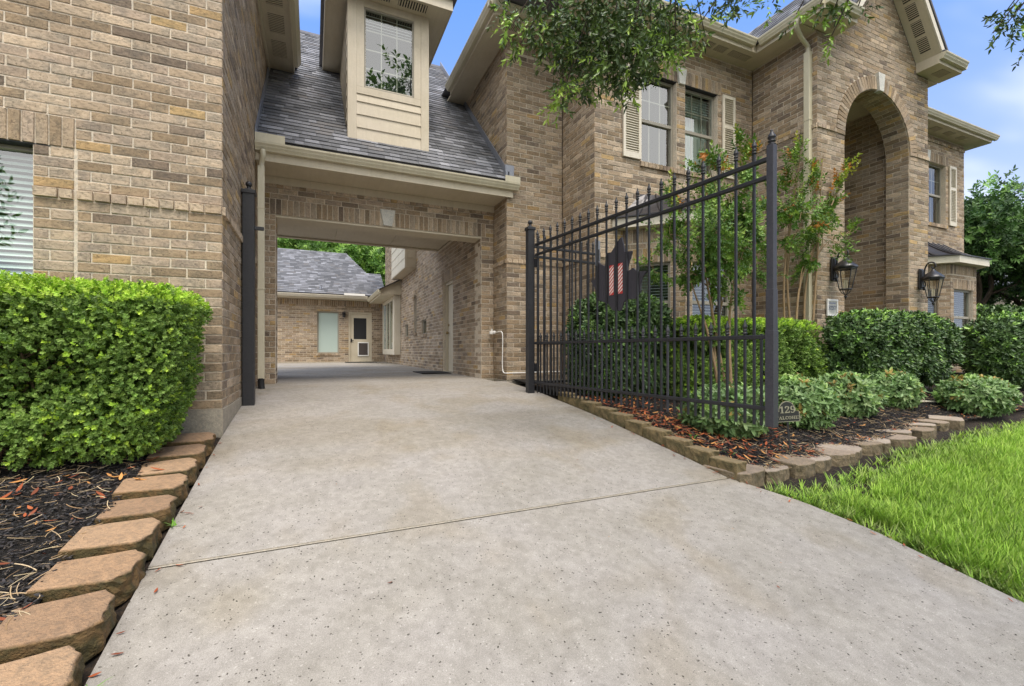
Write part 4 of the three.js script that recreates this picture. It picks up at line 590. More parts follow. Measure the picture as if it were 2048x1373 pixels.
function instanced(name, parent, geo, material, list, kind = 'stuff') {    // list of {p, q, s, c}
  const m = new THREE.InstancedMesh(geo, material, list.length), t = new THREE.Matrix4(); m.name = name; m.castShadow = m.receiveShadow = true;
  list.forEach((o, i) => { t.compose(o.p, o.q, o.s instanceof THREE.Vector3 ? o.s : new THREE.Vector3(o.s, o.s, o.s)); m.setMatrixAt(i, t); m.setColorAt(i, o.c); });
  if (kind) m.userData.kind = kind; (parent || scene).add(m); return m;
}
const randQ = (r) => new THREE.Quaternion().setFromEuler(new THREE.Euler((r() - 0.5) * 0.9, r() * 6.28, (r() - 0.5) * 0.9));
const jitter = (c, r, a = 0.2) => { const k = 1 + (r() - 0.5) * 2 * a; return new THREE.Color(c.r * k * (1 + (r() - 0.5) * a * 0.5), c.g * k, c.b * k * (1 + (r() - 0.5) * a * 0.6)); };
const chipGeo = (() => { const g = new THREE.IcosahedronGeometry(0.5, 0); g.scale(1, 0.22, 0.3); const p = g.attributes.position, r = rngOf(3); const memo = {}; for (let i = 0; i < p.count; i++) { const k = [p.getX(i), p.getY(i), p.getZ(i)].map((x) => x.toFixed(3)).join(); memo[k] ??= [r(), r(), r()]; const j = memo[k]; p.setXYZ(i, p.getX(i) * (0.75 + j[0] * 0.5), p.getY(i) * (0.6 + j[1] * 0.8), p.getZ(i) * (0.5 + j[2])); } g.computeVertexNormals(); return g; })();
const strawGeo = (() => { const g = new THREE.BoxGeometry(1, 0.03, 0.035, 4, 1, 1), p = g.attributes.position; for (let i = 0; i < p.count; i++) p.setZ(i, p.getZ(i) + 0.12 * Math.cos(p.getX(i) * 2.6)); g.computeVertexNormals(); return g; })();
const dryLeafGeo = (() => { const s = new THREE.Shape(); s.moveTo(-0.5, 0); s.quadraticCurveTo(-0.1, 0.26, 0.5, 0); s.quadraticCurveTo(-0.1, -0.24, -0.5, 0); const g = new THREE.ShapeGeometry(s, 5); g.rotateX(-HALF); const p = g.attributes.position; for (let i = 0; i < p.count; i++) p.setY(i, p.getZ(i) ** 2 * 2.2 + p.getX(i) ** 2 * 0.35); g.computeVertexNormals(); return g; })();
{ // shredded bark in both beds
  const r = rngOf(21), list = [], straw = [], leaves = [], dark = [lin(46, 44, 45), lin(60, 55, 52), lin(36, 35, 37), lin(78, 68, 58), lin(54, 50, 50)], tan = [lin(176, 152, 116), lin(150, 122, 88), lin(196, 176, 140)], red = [lin(150, 74, 38), lin(176, 96, 52), lin(120, 62, 36), lin(186, 132, 72)];
  const flatQ = () => new THREE.Quaternion().setFromEuler(new THREE.Euler((r() - 0.5) * 0.7, r() * 6.28, (r() - 0.5) * 0.7));
  const put = (u, v, near) => { const k = r(), y = bedY(u, v) + 0.008 + (u < 0 ? LB : 0); if (k < 0.93) list.push({ p: V(u, y + r() * 0.02, v), q: flatQ(), s: 0.016 + r() * r() * (near ? 0.036 : 0.045), c: jitter(dark[Math.floor(r() * 5)], r, 0.25) }); else if (k < 0.985) straw.push({ p: V(u, y + 0.024, v), q: flatQ(), s: 0.03 + r() * 0.07, c: jitter(tan[Math.floor(r() * 3)], r) }); else leaves.push({ p: V(u, y + 0.022, v), q: flatQ(), s: 0.03 + r() * 0.04, c: jitter(red[Math.floor(r() * 4)], r) }); };
  for (let i = 0; i < 60000; i++) { const v = -0.6 + r() * 5.2, u = -1.0 - r() * (v < 2.6 ? 1.6 : 3.1); put(u, v, true); }
  for (let i = 0; i < 44000; i++) { const u = 3.16 + Math.pow(r(), 1.5) * 9, v = bedEdge(u) + r() * r() * 3.2; if (inRightBed(u, v)) put(u, v, false); }
  for (let i = 0; i < 900; i++) { const u = 3.2 + Math.abs(r() + r() - 1) * 1.5, v = 2.75 + r() * 2.4; if (inRightBed(u, v)) leaves.push({ p: V(u, bedY(u, v) + 0.03 + r() * 0.02, v), q: flatQ(), s: 0.04 + r() * 0.06, c: jitter(red[Math.floor(r() * 4)], r) }); }
  for (let i = 0; i < 160; i++) { const u = -0.9 - r() * 3, v = 3.2 + r() * 0.8; leaves.push({ p: V(u, bedY(u, v) + 0.03 + LB, v), q: flatQ(), s: 0.03 + r() * 0.06, c: jitter(red[Math.floor(r() * 4)], r) }); }
  for (let i = 0; i < 70; i++) { const v = 0.5 + r() * 4, left = r() < 0.5, u = left ? -0.70 + r() * r() * 0.12 : driveRight(v) - r() * r() * 0.15; leaves.push({ p: V(u, gy(v) + 0.008, v), q: flatQ(), s: 0.02 + r() * 0.03, c: jitter(red[Math.floor(r() * 3)], r) }); }
  for (let i = 0; i < 26; i++) { const v = 1.0 + r() * 4.5, u = -0.5 + r() * 3.4; leaves.push({ p: V(u, gy(v) + 0.006, v), q: new THREE.Quaternion().setFromEuler(new THREE.Euler(0, r() * 6, 0)), s: 0.012 + r() * 0.02, c: jitter(red[Math.floor(r() * 4)], r) }); }
  const scatter = (n, g, m, l, lab, cat) => tag(instanced(numbered(n), null, g, m, l), lab, cat);
  scatter('bark_mulch', chipGeo, M.chip, list, 'black shredded bark mulch covering both planting beds', 'mulch');
  scatter('dry_straw', strawGeo, M.chip, straw, 'pale dry straw scattered over the dark mulch', 'straw'); scatter('fallen_leaves', dryLeafGeo, M.chip, leaves, 'reddish brown fallen leaves lying on mulch and drive', 'leaves');
}
// ---------------------------------------------------------------- edging blocks
function blockGeo(poly, H, seed, topC, sideC, sideC2, rough = 0.012, frontTest = () => true) {
  const r = rngOf(seed), per = []; poly.forEach(([a, b], i) => { const [c, d] = poly[(i + 1) % poly.length], n = Math.max(2, Math.round(Math.hypot(c - a, d - b) / 0.022)); for (let k = 0; k < n; k++) per.push([lerp(a, c, k / n), lerp(b, d, k / n)]); });
  const cx = poly.reduce((s, p) => s + p[0], 0) / poly.length, cy = poly.reduce((s, p) => s + p[1], 0) / poly.length, rows = [0, 0.25, 0.5, 0.75, 0.93, 1], n = per.length, P = [], C = [], I = [], sx = seed * 3.7;
  const col = (c, k) => C.push(c.r * k, c.g * k, c.b * k);
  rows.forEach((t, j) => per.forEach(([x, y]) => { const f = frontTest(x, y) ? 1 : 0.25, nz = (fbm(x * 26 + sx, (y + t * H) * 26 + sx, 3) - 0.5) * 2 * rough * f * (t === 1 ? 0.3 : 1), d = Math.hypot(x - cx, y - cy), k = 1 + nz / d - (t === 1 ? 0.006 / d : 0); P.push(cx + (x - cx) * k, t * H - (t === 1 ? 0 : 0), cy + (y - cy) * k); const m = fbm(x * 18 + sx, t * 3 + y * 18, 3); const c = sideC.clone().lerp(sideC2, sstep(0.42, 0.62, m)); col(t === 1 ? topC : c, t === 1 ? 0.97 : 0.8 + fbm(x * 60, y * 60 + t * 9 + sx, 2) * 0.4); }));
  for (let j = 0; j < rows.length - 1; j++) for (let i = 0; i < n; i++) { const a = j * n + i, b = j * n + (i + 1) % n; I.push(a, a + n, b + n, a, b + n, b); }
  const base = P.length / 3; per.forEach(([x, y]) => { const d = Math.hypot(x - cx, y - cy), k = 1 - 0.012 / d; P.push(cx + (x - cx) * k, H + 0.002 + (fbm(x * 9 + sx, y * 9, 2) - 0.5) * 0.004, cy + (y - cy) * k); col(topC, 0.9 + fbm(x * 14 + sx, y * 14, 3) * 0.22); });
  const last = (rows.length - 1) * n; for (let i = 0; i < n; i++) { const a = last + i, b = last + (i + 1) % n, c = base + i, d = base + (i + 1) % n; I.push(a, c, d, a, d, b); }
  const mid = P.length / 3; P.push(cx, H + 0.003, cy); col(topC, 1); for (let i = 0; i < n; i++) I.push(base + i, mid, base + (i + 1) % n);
  let g = new THREE.BufferGeometry(); g.setAttribute('position', new THREE.Float32BufferAttribute(P, 3)); g.setAttribute('color', new THREE.Float32BufferAttribute(C, 3)); g.setIndex(I); g.computeVertexNormals(); const keep = g.toNonIndexed(); keep.computeVertexNormals();
  return uvBox(keep);
}
{
  const fan = (w, d) => [[-w / 2, 0.045], [-w * 0.28, 0], [w * 0.28, 0], [w / 2, 0.045], [w * 0.44, d], [-w * 0.44, d]];   // x along the row, y away from the face
  const left = thing('stone_border', 'row of terracotta-coloured wall blocks edging the mulch bed beside the hedge', 'stone border'); let r = rngOf(31);
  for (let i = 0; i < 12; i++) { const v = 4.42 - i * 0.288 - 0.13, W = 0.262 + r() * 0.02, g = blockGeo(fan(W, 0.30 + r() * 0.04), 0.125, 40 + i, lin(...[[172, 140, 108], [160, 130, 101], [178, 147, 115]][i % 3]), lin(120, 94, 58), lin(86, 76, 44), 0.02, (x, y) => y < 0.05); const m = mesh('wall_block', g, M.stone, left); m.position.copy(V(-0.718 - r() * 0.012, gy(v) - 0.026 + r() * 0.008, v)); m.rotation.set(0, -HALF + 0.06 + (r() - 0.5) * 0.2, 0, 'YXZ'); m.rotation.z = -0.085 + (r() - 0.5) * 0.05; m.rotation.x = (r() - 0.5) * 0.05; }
  rebase(left);
  const right = thing('stone_border', 'mossy olive curb of wall blocks along the drive under the open gate', 'stone border'); r = rngOf(32);
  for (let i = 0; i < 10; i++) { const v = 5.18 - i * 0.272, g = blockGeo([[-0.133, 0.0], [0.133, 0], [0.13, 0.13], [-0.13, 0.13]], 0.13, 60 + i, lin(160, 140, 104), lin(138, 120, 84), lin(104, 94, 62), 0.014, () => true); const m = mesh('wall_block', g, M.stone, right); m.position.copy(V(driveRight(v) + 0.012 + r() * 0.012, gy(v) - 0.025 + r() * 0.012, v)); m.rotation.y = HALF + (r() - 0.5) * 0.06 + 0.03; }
  rebase(right);
  const lawn = thing('stone_border', 'curving row of grey-brown wall blocks between the lawn and the mulch', 'stone border'); r = rngOf(33);
  const tops = [[168, 150, 130], [180, 164, 146], [158, 140, 118], [188, 172, 154]]; const us = [3.32, 3.66, 4.0, 4.33, 4.66, 5.0, 5.33, 5.68, 6.03, 6.4, 6.76, 7.12, 7.5, 7.88];
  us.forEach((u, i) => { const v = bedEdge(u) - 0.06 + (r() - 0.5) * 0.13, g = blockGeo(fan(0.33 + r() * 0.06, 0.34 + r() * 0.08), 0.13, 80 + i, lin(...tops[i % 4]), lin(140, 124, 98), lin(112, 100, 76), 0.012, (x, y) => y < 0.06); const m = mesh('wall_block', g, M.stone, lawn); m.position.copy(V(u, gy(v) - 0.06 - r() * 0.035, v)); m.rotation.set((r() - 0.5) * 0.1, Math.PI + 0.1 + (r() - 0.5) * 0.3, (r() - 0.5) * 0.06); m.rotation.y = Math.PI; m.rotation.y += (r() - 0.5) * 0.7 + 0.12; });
  for (const c of lawn.children) c.rotation.y += 0; rebase(lawn);
}
// ---------------------------------------------------------------- ironwork: gate, posts, fence
const finialGeo = (() => { const p = [[0, 0], [0.013, 0], [0.02, 0.006], [0.02, 0.012], [0.012, 0.018], [0.012, 0.026], [0.019, 0.03], [0.019, 0.037], [0.011, 0.044], [0.02, 0.058], [0.021, 0.066], [0.012, 0.09], [0.006, 0.108], [0.008, 0.113], [0.005, 0.12], [0, 0.121]]; return uvBox(new THREE.LatheGeometry(p.map(([a, b]) => new THREE.Vector2(a, b)), 10)); })();
const longPicket = rbx(-0.0095, 0.0095, 0, 1, -0.0095, 0.0095, 0.002);
function picketAt(parent, x, y0, y1, material = M.iron, tip = true) { const g = longPicket.clone(); g.scale(1, y1 - y0, 1); const m = mesh('picket', g, material, parent); m.position.set(x, y0, 0); if (tip) { const f = mesh('finial', finialGeo, material, m); f.position.y = y1 - y0; } return m; }
function postWithBall(root, w, y0, y1, material = M.iron) {
  mesh('post_shaft', rbx(-w / 2, w / 2, y0, y1, -w / 2, w / 2, 0.006), material, root);
  const e = w / 2 + 0.012; mesh('post_cap', join([rbx(-e, e, y1 - 0.03, y1 + 0.012, -e, e, 0.006), uvBox(new THREE.ConeGeometry(e * 1.2, 0.03, 4).rotateY(Math.PI / 4).translate(0, y1 + 0.027, 0))]), material, root);
  mesh('ball', join([uvBox(new THREE.CylinderGeometry(0.018, 0.024, 0.03, 12).translate(0, y1 + 0.045, 0)), uvBox(new THREE.SphereGeometry(0.034, 16, 12).translate(0, y1 + 0.085, 0))]), material, root);
}
{
  const lp = thing('gate_post', 'thick black steel gate post against the brick wing wall', 'gate post', 'gate posts'); postWithBall(lp, 0.118, 0, 2.40); lp.position.copy(V(-0.655, gy(5.84) - 0.01, 5.84)); mesh('latch_bracket', rbx(0.055, 0.15, 1.98, 2.02, -0.015, 0.015), M.iron, lp);
  const rp = thing('gate_post', 'black steel hinge post with ball cap where gate and fence meet', 'gate post', 'gate posts'); postWithBall(rp, 0.10, 0, 2.38, M.iron); rp.position.copy(V(2.87, gy(5.84) - 0.01, 5.86));
  // the open leaf, hinge at its local origin, running towards the street
  const gate = thing('iron_gate', 'open black iron driveway gate with spear finials, swung toward the lawn', 'gate'); const th = Math.atan2(-0.9937, 0.1118), base = gy(5.84), Yv = (y) => y - base; gate.position.copy(V(2.93, base, 5.80)); gate.rotation.y = th;
  const Lg = 3.36, rail = (y, h, d = 0.038) => mesh('rail', rbx(0, Lg, Yv(y) - h / 2, Yv(y) + h / 2, -d / 2, d / 2, 0.008), M.iron, gate);
  rail(3.02, 0.036, 0.038); rail(2.875, 0.034, 0.036); rail(1.61, 0.036, 0.034); rail(1.04, 0.034, 0.034);
  for (let k = 0; k < 21; k++) { const x = Lg - 0.115 - 0.16 * k; if (x < 0.04) break; picketAt(gate, x, Yv(0.90), Yv(3.10)); const xs = x - 0.08; if (xs > 0.03) { picketAt(gate, xs, Yv(0.90), Yv(1.635), k > 3 && k < 12 && k % 2 ? M.ironWorn : M.iron); } } 
  picketAt(gate, Lg - 0.055, Yv(0.90), Yv(1.635), M.iron, false);
  mesh('end_post', join([rbx(Lg, Lg + 0.055, Yv(1.9), Yv(3.12), -0.0275, 0.0275, 0.004), rbx(Lg - 0.004, Lg + 0.059, Yv(1.58), Yv(1.985), -0.032, 0.032, 0.004), rbx(Lg - 0.007, Lg + 0.062, Yv(0.90), Yv(1.66), -0.035, 0.035, 0.004)]), M.ironWorn, gate);
  const tip = mesh('finial', finialGeo, M.iron, gate); tip.position.set(Lg + 0.0275, Yv(3.115), 0); tip.scale.set(1.5, 1.05, 1.5);
  mesh('hinge', join([bx(-0.03, 0.03, Yv(2.7), Yv(2.82), -0.02, 0.02), bx(-0.03, 0.03, Yv(1.2), Yv(1.32), -0.02, 0.02)]), M.iron, gate);
  // fixed panel between the hinge post and the house corner
  const fence = thing('iron_fence', 'short black iron fence panel between hinge post and house corner', 'fence'); fence.position.copy(V(2.93, base, 5.90)); fence.rotation.y = Math.atan2(0.1, 1.2);
  for (const y of [3.02, 2.875, 1.61, 1.04]) mesh('rail', rbx(0, 1.18, Yv(y) - 0.019, Yv(y) + 0.019, -0.017, 0.017, 0.006), M.iron, fence);
  for (let k = 0; k < 10; k++) picketAt(fence, 0.10 + k * 0.112, Yv(1.0), Yv(3.10)); 
  mesh('wall_post', rbx(1.17, 1.22, Yv(0.95), Yv(3.1), -0.025, 0.025), M.iron, fence);
  const br = thing('gate_bracket', 'grey steel bracket plate bolted beside the fence at the house corner', 'bracket'); mesh('plate', join([rbx(-0.05, -0.012, 0, 0.42, -0.02, 0.02), rbx(0.0, 0.05, 0.02, 0.40, -0.03, -0.01)]), M.flash, br); for (const y of [0.06, 0.2, 0.34]) mesh('bolt', new THREE.CylinderGeometry(0.011, 0.011, 0.02, 8).rotateX(HALF).translate(-0.031, y, 0.026), M.black, br); br.position.copy(V(4.12, 2.84, 5.98));
}
{ // leaf-shaped board hung behind the pickets, two striped reflectors
  const d = thing('leaf_board', 'black leaf-shaped wooden board with two red and white striped reflectors', 'decoration');
  const pts = [[0.065, 0.4], [0.099, 0.294], [0.114, 0.219], [0.137, 0.226], [0.227, 0.214], [0.19, 0.135], [0.16, 0.058], [0.16, 0.003], [0.242, 0.029], [0.293, -0.017], [0.434, -0.033], [0.371, -0.092], [0.35, -0.152], [0.343, -0.23], [0.271, -0.308], [0.145, -0.301], [0.099, -0.324], [0.076, -0.371], [0.052, -0.419], [-0.076, -0.404], [-0.143, -0.324], [-0.333, -0.26], [-0.351, -0.181], [-0.396, -0.092], [-0.452, -0.019], [-0.378, -0.01], [-0.36, 0.1], [-0.333, 0.203], [-0.289, 0.16], [-0.202, 0.116], [-0.194, 0.19], [-0.168, 0.267], [-0.101, 0.26], [-0.044, 0.311], [-0.011, 0.35]];
  for (let k = 0; k < 4; k++) { const c = [-0.45 + k * 0.225, -0.45 + (k + 1) * 0.225]; const clip = (poly, x, keep) => { const o = []; poly.forEach((a, i) => { const b = poly[(i + 1) % poly.length], ia = keep * (a[0] - x) >= 0, ib = keep * (b[0] - x) >= 0; if (ia) o.push(a); if (ia !== ib) { const t = (x - a[0]) / (b[0] - a[0]); o.push([x, lerp(a[1], b[1], t)]); } }); return o; }; const poly = clip(clip(pts, c[0] + 0.002, 1), c[1] - 0.002, -1); if (poly.length > 2) mesh('board', prism(poly, new THREE.Vector3(0, 0, -0.009), X3, Y3, 0.018, 0.001), M.leafBoard, d); }
  for (const [x, dy] of [[-0.09, -0.06], [0.052, -0.058]]) { const w = 0.07, h = 0.34, g = new THREE.Group(); g.name = 'reflector'; g.position.set(x, dy, 0.011); d.add(g); mesh('backing', bx(-w / 2, w / 2, -h / 2, h / 2, 0, 0.002), M.stripeRed, g); for (let i = 0; i < 8; i++) { const y = -h / 2 + i * h / 8 - 0.02, t = h / 16, cl = (q) => clamp(q, -h / 2, h / 2); const poly = [[-w / 2, cl(y)], [w / 2, cl(y + 0.06)], [w / 2, cl(y + 0.06 + t)], [-w / 2, cl(y + t)]]; if (poly[1][1] < h / 2 - 0.002) mesh('white_stripe', prism(poly, new THREE.Vector3(0, 0, 0.0021), X3, Y3, 0.0008), M.stripeWhite, g); } }
  const s = 1.635, gu = 2.93 + 0.1118 * s, gv = 5.80 - 0.9937 * s; d.position.copy(V(gu + 0.03, 2.364, gv)); d.rotation.y = Math.atan2(-0.9937, 0.1118); 
}
// ---------------------------------------------------------------- lanterns, plaque, sign, pipe, mats
const font = await new FontLoader().loadAsync('fonts/droid/droid_serif_bold.typeface.json');
function lettering(text, size, depth) { const g = new TextGeometry(text, { font, size, depth, curveSegments: 4, bevelEnabled: false }); g.computeBoundingBox(); g.translate(-(g.boundingBox.max.x + g.boundingBox.min.x) / 2, 0, 0); return g; }
{
  const make = () => { // hangs from a wall plate at the origin, wall behind at z = 0
    const g = new THREE.Group(), n = 6;
    mesh('wall_plate', join([rbx(-0.055, 0.055, -0.15, 0.19, 0.002, 0.03, 0.01), rbx(-0.04, 0.04, -0.13, 0.17, 0.03, 0.045, 0.008)]), M.lampBlack, g);
    mesh('arm', join([uvBox(tube([[0, -0.13, 0.045], [0, -0.10, 0.075], [0, 0.05, 0.06], [0, 0.20, 0.075], [0, 0.27, 0.12], [0, 0.26, 0.19], [0, 0.20, 0.205], [0, 0.17, 0.175], [0, 0.20, 0.155]].map((p) => new THREE.Vector3(...p)), 0.012, 50, 8)), uvBox(new THREE.SphereGeometry(0.02, 10, 8).translate(0, -0.15, 0.06))]), M.lampBlack, g);
    const cz = 0.175, R = (y, rad) => Array.from({ length: n }, (_, i) => { const a = (i + 0.5) / n * 6.2832; return new THREE.Vector3(Math.sin(a) * rad, y, cz + Math.cos(a) * rad); });
    mesh('cap', uvBox(new THREE.LatheGeometry([[0, 0.17], [0.015, 0.168], [0.022, 0.15], [0.035, 0.13], [0.09, 0.085], [0.135, 0.04], [0.145, 0.015], [0.135, 0.0], [0.0, 0.0]].map(([a, b]) => new THREE.Vector2(a, b)), n).rotateY(Math.PI / 6).translate(0, 0, cz)), M.lampBlack, g);
    const top = R(-0.005, 0.125), bot = R(-0.29, 0.07), bars = []; for (let i = 0; i < n; i++) { bars.push(uvBox(tube([top[i], bot[i]], 0.006, 2, 6)), uvBox(tube([top[i], top[(i + 1) % n]], 0.008, 2, 6)), uvBox(tube([bot[i], bot[(i + 1) % n]], 0.009, 2, 6)), uvBox(tube([bot[i], bot[i].clone().lerp(new THREE.Vector3(0, -0.37, cz), 0.5).add(new THREE.Vector3(0, -0.015, 0)), new THREE.Vector3(0, -0.37, cz)], 0.005, 6, 5))); }
    mesh('cage', join(bars), M.lampBlack, g);
    for (let i = 0; i < n; i++) { const j = (i + 1) % n, q = new THREE.BufferGeometry().setFromPoints([bot[i], bot[j], top[j], bot[i], top[j], top[i]]); q.computeVertexNormals(); mesh('glass_pane', uvBox(q), M.lampGlass, g); }
    mesh('drop_finial', join([uvBox(new THREE.SphereGeometry(0.02, 10, 8).translate(0, -0.39, cz)), uvBox(new THREE.ConeGeometry(0.012, 0.04, 8).rotateX(Math.PI).translate(0, -0.42, cz)), uvBox(new THREE.CylinderGeometry(0.07, 0.07, 0.01, n).translate(0, -0.29, cz))]), M.lampBlack, g);
    mesh('candle_tubes', join([-0.025, 0.025].map((x) => uvBox(new THREE.CylinderGeometry(0.011, 0.011, 0.12, 8).translate(x, -0.225, cz)))), M.trimPale, g); return g; };
  const a = make(); a.name = numbered('wall_lantern'); tag(a, 'black hexagonal wall lantern above the white number plaque', 'wall lantern', 'entry lanterns'); a.position.copy(V(8.20, 2.88, 4.905)); a.scale.setScalar(1.2); scene.add(a);
  const b = a.clone(); b.name = numbered('wall_lantern'); b.userData = { label: 'black hexagonal wall lantern on the brick between arch and far bay', category: 'wall lantern', group: 'entry lanterns' }; b.position.copy(V(10.93, 2.88, 4.905)); scene.add(b);
  const pl = thing('number_plaque', 'square white house number plaque under the lantern', 'plaque'); const s = 0.145;
  mesh('panel', rbx(-s, s, -s, s, 0.002, 0.016), M.keystone, pl); mesh('border', join([rbx(-s, s, s - 0.035, s, 0.0165, 0.03), rbx(-s, s, -s, -s + 0.035, 0.0165, 0.03), rbx(-s, -s + 0.03, -s + 0.036, s - 0.036, 0.0165, 0.029), rbx(s - 0.03, s, -s + 0.036, s - 0.036, 0.0165, 0.029)]), M.white, pl);
  mesh('number', lettering('5257', 0.072, 0.008).translate(0, -0.035, 0.016), M.flash, pl); mesh('scroll_band', bx(-0.09, 0.09, 0.066, 0.09, 0.016, 0.022), M.flash, pl); pl.position.copy(V(8.17, 2.24, 4.905));
  const sg = thing('yard_sign', 'small dark arched yard sign on a stake at the foot of the gate', 'yard sign');
  const sh = new THREE.Shape(); sh.moveTo(-0.13, 0); sh.lineTo(0.13, 0); sh.lineTo(0.13, 0.11); sh.lineTo(0.09, 0.12); sh.absellipse(0, 0.12, 0.09, 0.11, 0, Math.PI, false); sh.lineTo(-0.13, 0.11); sh.closePath();
  const face = (k, d, z) => { const g = new THREE.ExtrudeGeometry(sh, { depth: d, bevelEnabled: false, curveSegments: 12 }); g.translate(0, -0.115, 0); g.scale(k, k, 1); g.translate(0, 0.115, z); return uvBox(g); };
  mesh('rim', face(1, 0.008, 0), M.signGold, sg); mesh('face', face(0.93, 0.004, 0.0065), M.signFace, sg); mesh('number', lettering('129', 0.075, 0.004).translate(0, 0.1, 0.0105), M.signGold, sg); mesh('name', lettering('WALCOHEN', 0.034, 0.004).translate(0, 0.03, 0.0105), M.signGold, sg);
  mesh('stake', join([bx(-0.008, 0.008, -0.32, 0.02, -0.006, -0.001), bx(-0.012, 0.012, -0.02, 0.1, -0.004, -0.0005)]), M.iron, sg); sg.scale.setScalar(0.78); sg.position.copy(V(3.765, 0.885, 2.62)); sg.rotation.set(0, -0.50, 0.08);
  const pp = thing('water_pipe', 'white plastic pipe with valve running down the brick corner', 'pipe'); const c = [[3.0, 1.83, 7.72], [3.035, 1.83, 7.66], [3.037, 1.83, 7.34], [3.037, 1.79, 7.30], [3.037, 1.18, 7.29], [3.037, 1.12, 7.24], [3.05, 1.115, 7.145], [3.12, 1.115, 7.14], [4.1, 1.125, 7.14]];
  mesh('pipe_run', uvBox(tube(c.map(([u, y, v]) => V(u, y, v)), 0.0095, 90, 10)), M.white, pp); mesh('valve', join([rbx(2.95, 3.02, 1.80, 1.86, -7.74, -7.68, 0.012), uvBox(new THREE.SphereGeometry(0.034, 12, 8).translate(3.03, 1.835, -7.67)), rbx(2.985, 3.005, 1.855, 1.90, -7.735, -7.69, 0.004)]), M.white, pp); rebase(pp);
  const m1 = mesh(numbered('door_mat'), rbx(-0.6, 0.6, 0, 0.022, -0.34, 0.34, 0.01), M.mat, scene); tag(m1, 'black rubber mat before the cream courtyard door', 'door mat', 'door mats'); m1.position.copy(V(1.8, gy(19.3) + 0.001, 19.3));
  const m2 = mesh(numbered('door_mat'), rbx(-0.32, 0.32, 0, 0.018, -0.5, 0.5, 0.008), M.mat, scene); tag(m2, 'grey mat on the slab beside the side door step', 'door mat', 'door mats'); m2.position.copy(V(2.44, gy(10) + 0.002, 10.0));
  const wl = thing('wall_lamp', 'small black wall lamp between frosted window and courtyard door', 'wall lamp'); mesh('plate', rbx(-0.05, 0.05, -0.08, 0.08, 0.002, 0.03), M.lampBlack, wl); mesh('lamp_head', join([uvBox(new THREE.ConeGeometry(0.11, 0.08, 6).translate(0, 0.08, 0.12)), uvBox(new THREE.CylinderGeometry(0.07, 0.05, 0.16, 6).translate(0, -0.04, 0.12)), rbx(-0.012, 0.012, 0.1, 0.12, 0.02, 0.12)]), M.lampBlack, wl); wl.position.copy(V(1.17, 2.98, 19.745));
  const ps = thing('garden_stake', 'thin white plastic stake leaning at the end of dark hedge', 'stake'); mesh('rod', uvBox(tube([V(9.42, gy(3.7) + 0.02, 3.62), V(9.62, gy(3.7) + 0.42, 3.75)], 0.012, 4, 8)), M.trimPale, ps); rebase(ps);
  const ph = thing('irrigation_pipe', 'pale plastic pipe lying on the mulch between low shrubs', 'pipe'); mesh('pipe_run', uvBox(tube([V(8.35, gy(3.8) + 0.09, 3.78), V(9.2, gy(3.6) + 0.085, 3.62)], 0.014, 6, 8)), M.trimPale, ph); rebase(ph);
}
// ---------------------------------------------------------------- plants
function leafTris(len, wid, fold, roundness) {                       // one leaf along +x from the origin, 4 triangles
  const a = new THREE.Vector3(0, 0, 0), t = new THREE.Vector3(len, -0.06 * len, 0), m1 = len * 0.3, m2 = len * 0.68, w2 = wid * roundness;
  const l1 = new THREE.Vector3(m1, fold * wid, wid / 2), r1 = new THREE.Vector3(m1, fold * wid, -wid / 2), l2 = new THREE.Vector3(m2, fold * w2 - 0.02 * len, w2 / 2), r2 = new THREE.Vector3(m2, fold * w2 - 0.02 * len, -w2 / 2), c1 = new THREE.Vector3(m1, 0, 0), c2 = new THREE.Vector3(m2, -0.02 * len, 0);
  return [a, l1, c1, a, c1, r1, l1, l2, c2, l1, c2, c1, c1, c2, r2, c1, r2, r1, l2, t, c2, c2, t, r2];
}
function sprig(n, len, wid, spread, stem, seed, o = {}) {            // leaves round a short stem that grows along +y
  const r = rngOf(seed), pts = [];
  for (let i = 0; i < n; i++) { const k = (i + 0.5) / n, q = new THREE.Quaternion().setFromEuler(new THREE.Euler((r() - 0.5) * 0.7, i * 2.4 + r() * 0.7, (o.lift ?? 0.35) + (r() - 0.5) * spread + k * 0.5, 'YXZ')), s = 0.75 + r() * 0.45; const base = new THREE.Vector3(0, k * stem, 0); for (const p of leafTris(len * s, wid * s, o.fold ?? 0.12, o.round ?? 0.75)) pts.push(p.clone().applyQuaternion(q).add(base)); }
  const g = new THREE.BufferGeometry().setFromPoints(pts); g.computeVertexNormals(); return g;
}
const upTo = (n, r, spin = true) => { const q = new THREE.Quaternion().setFromUnitVectors(Y3, n); return spin ? q.multiply(new THREE.Quaternion().setFromAxisAngle(Y3, r() * 6.28)) : q; };
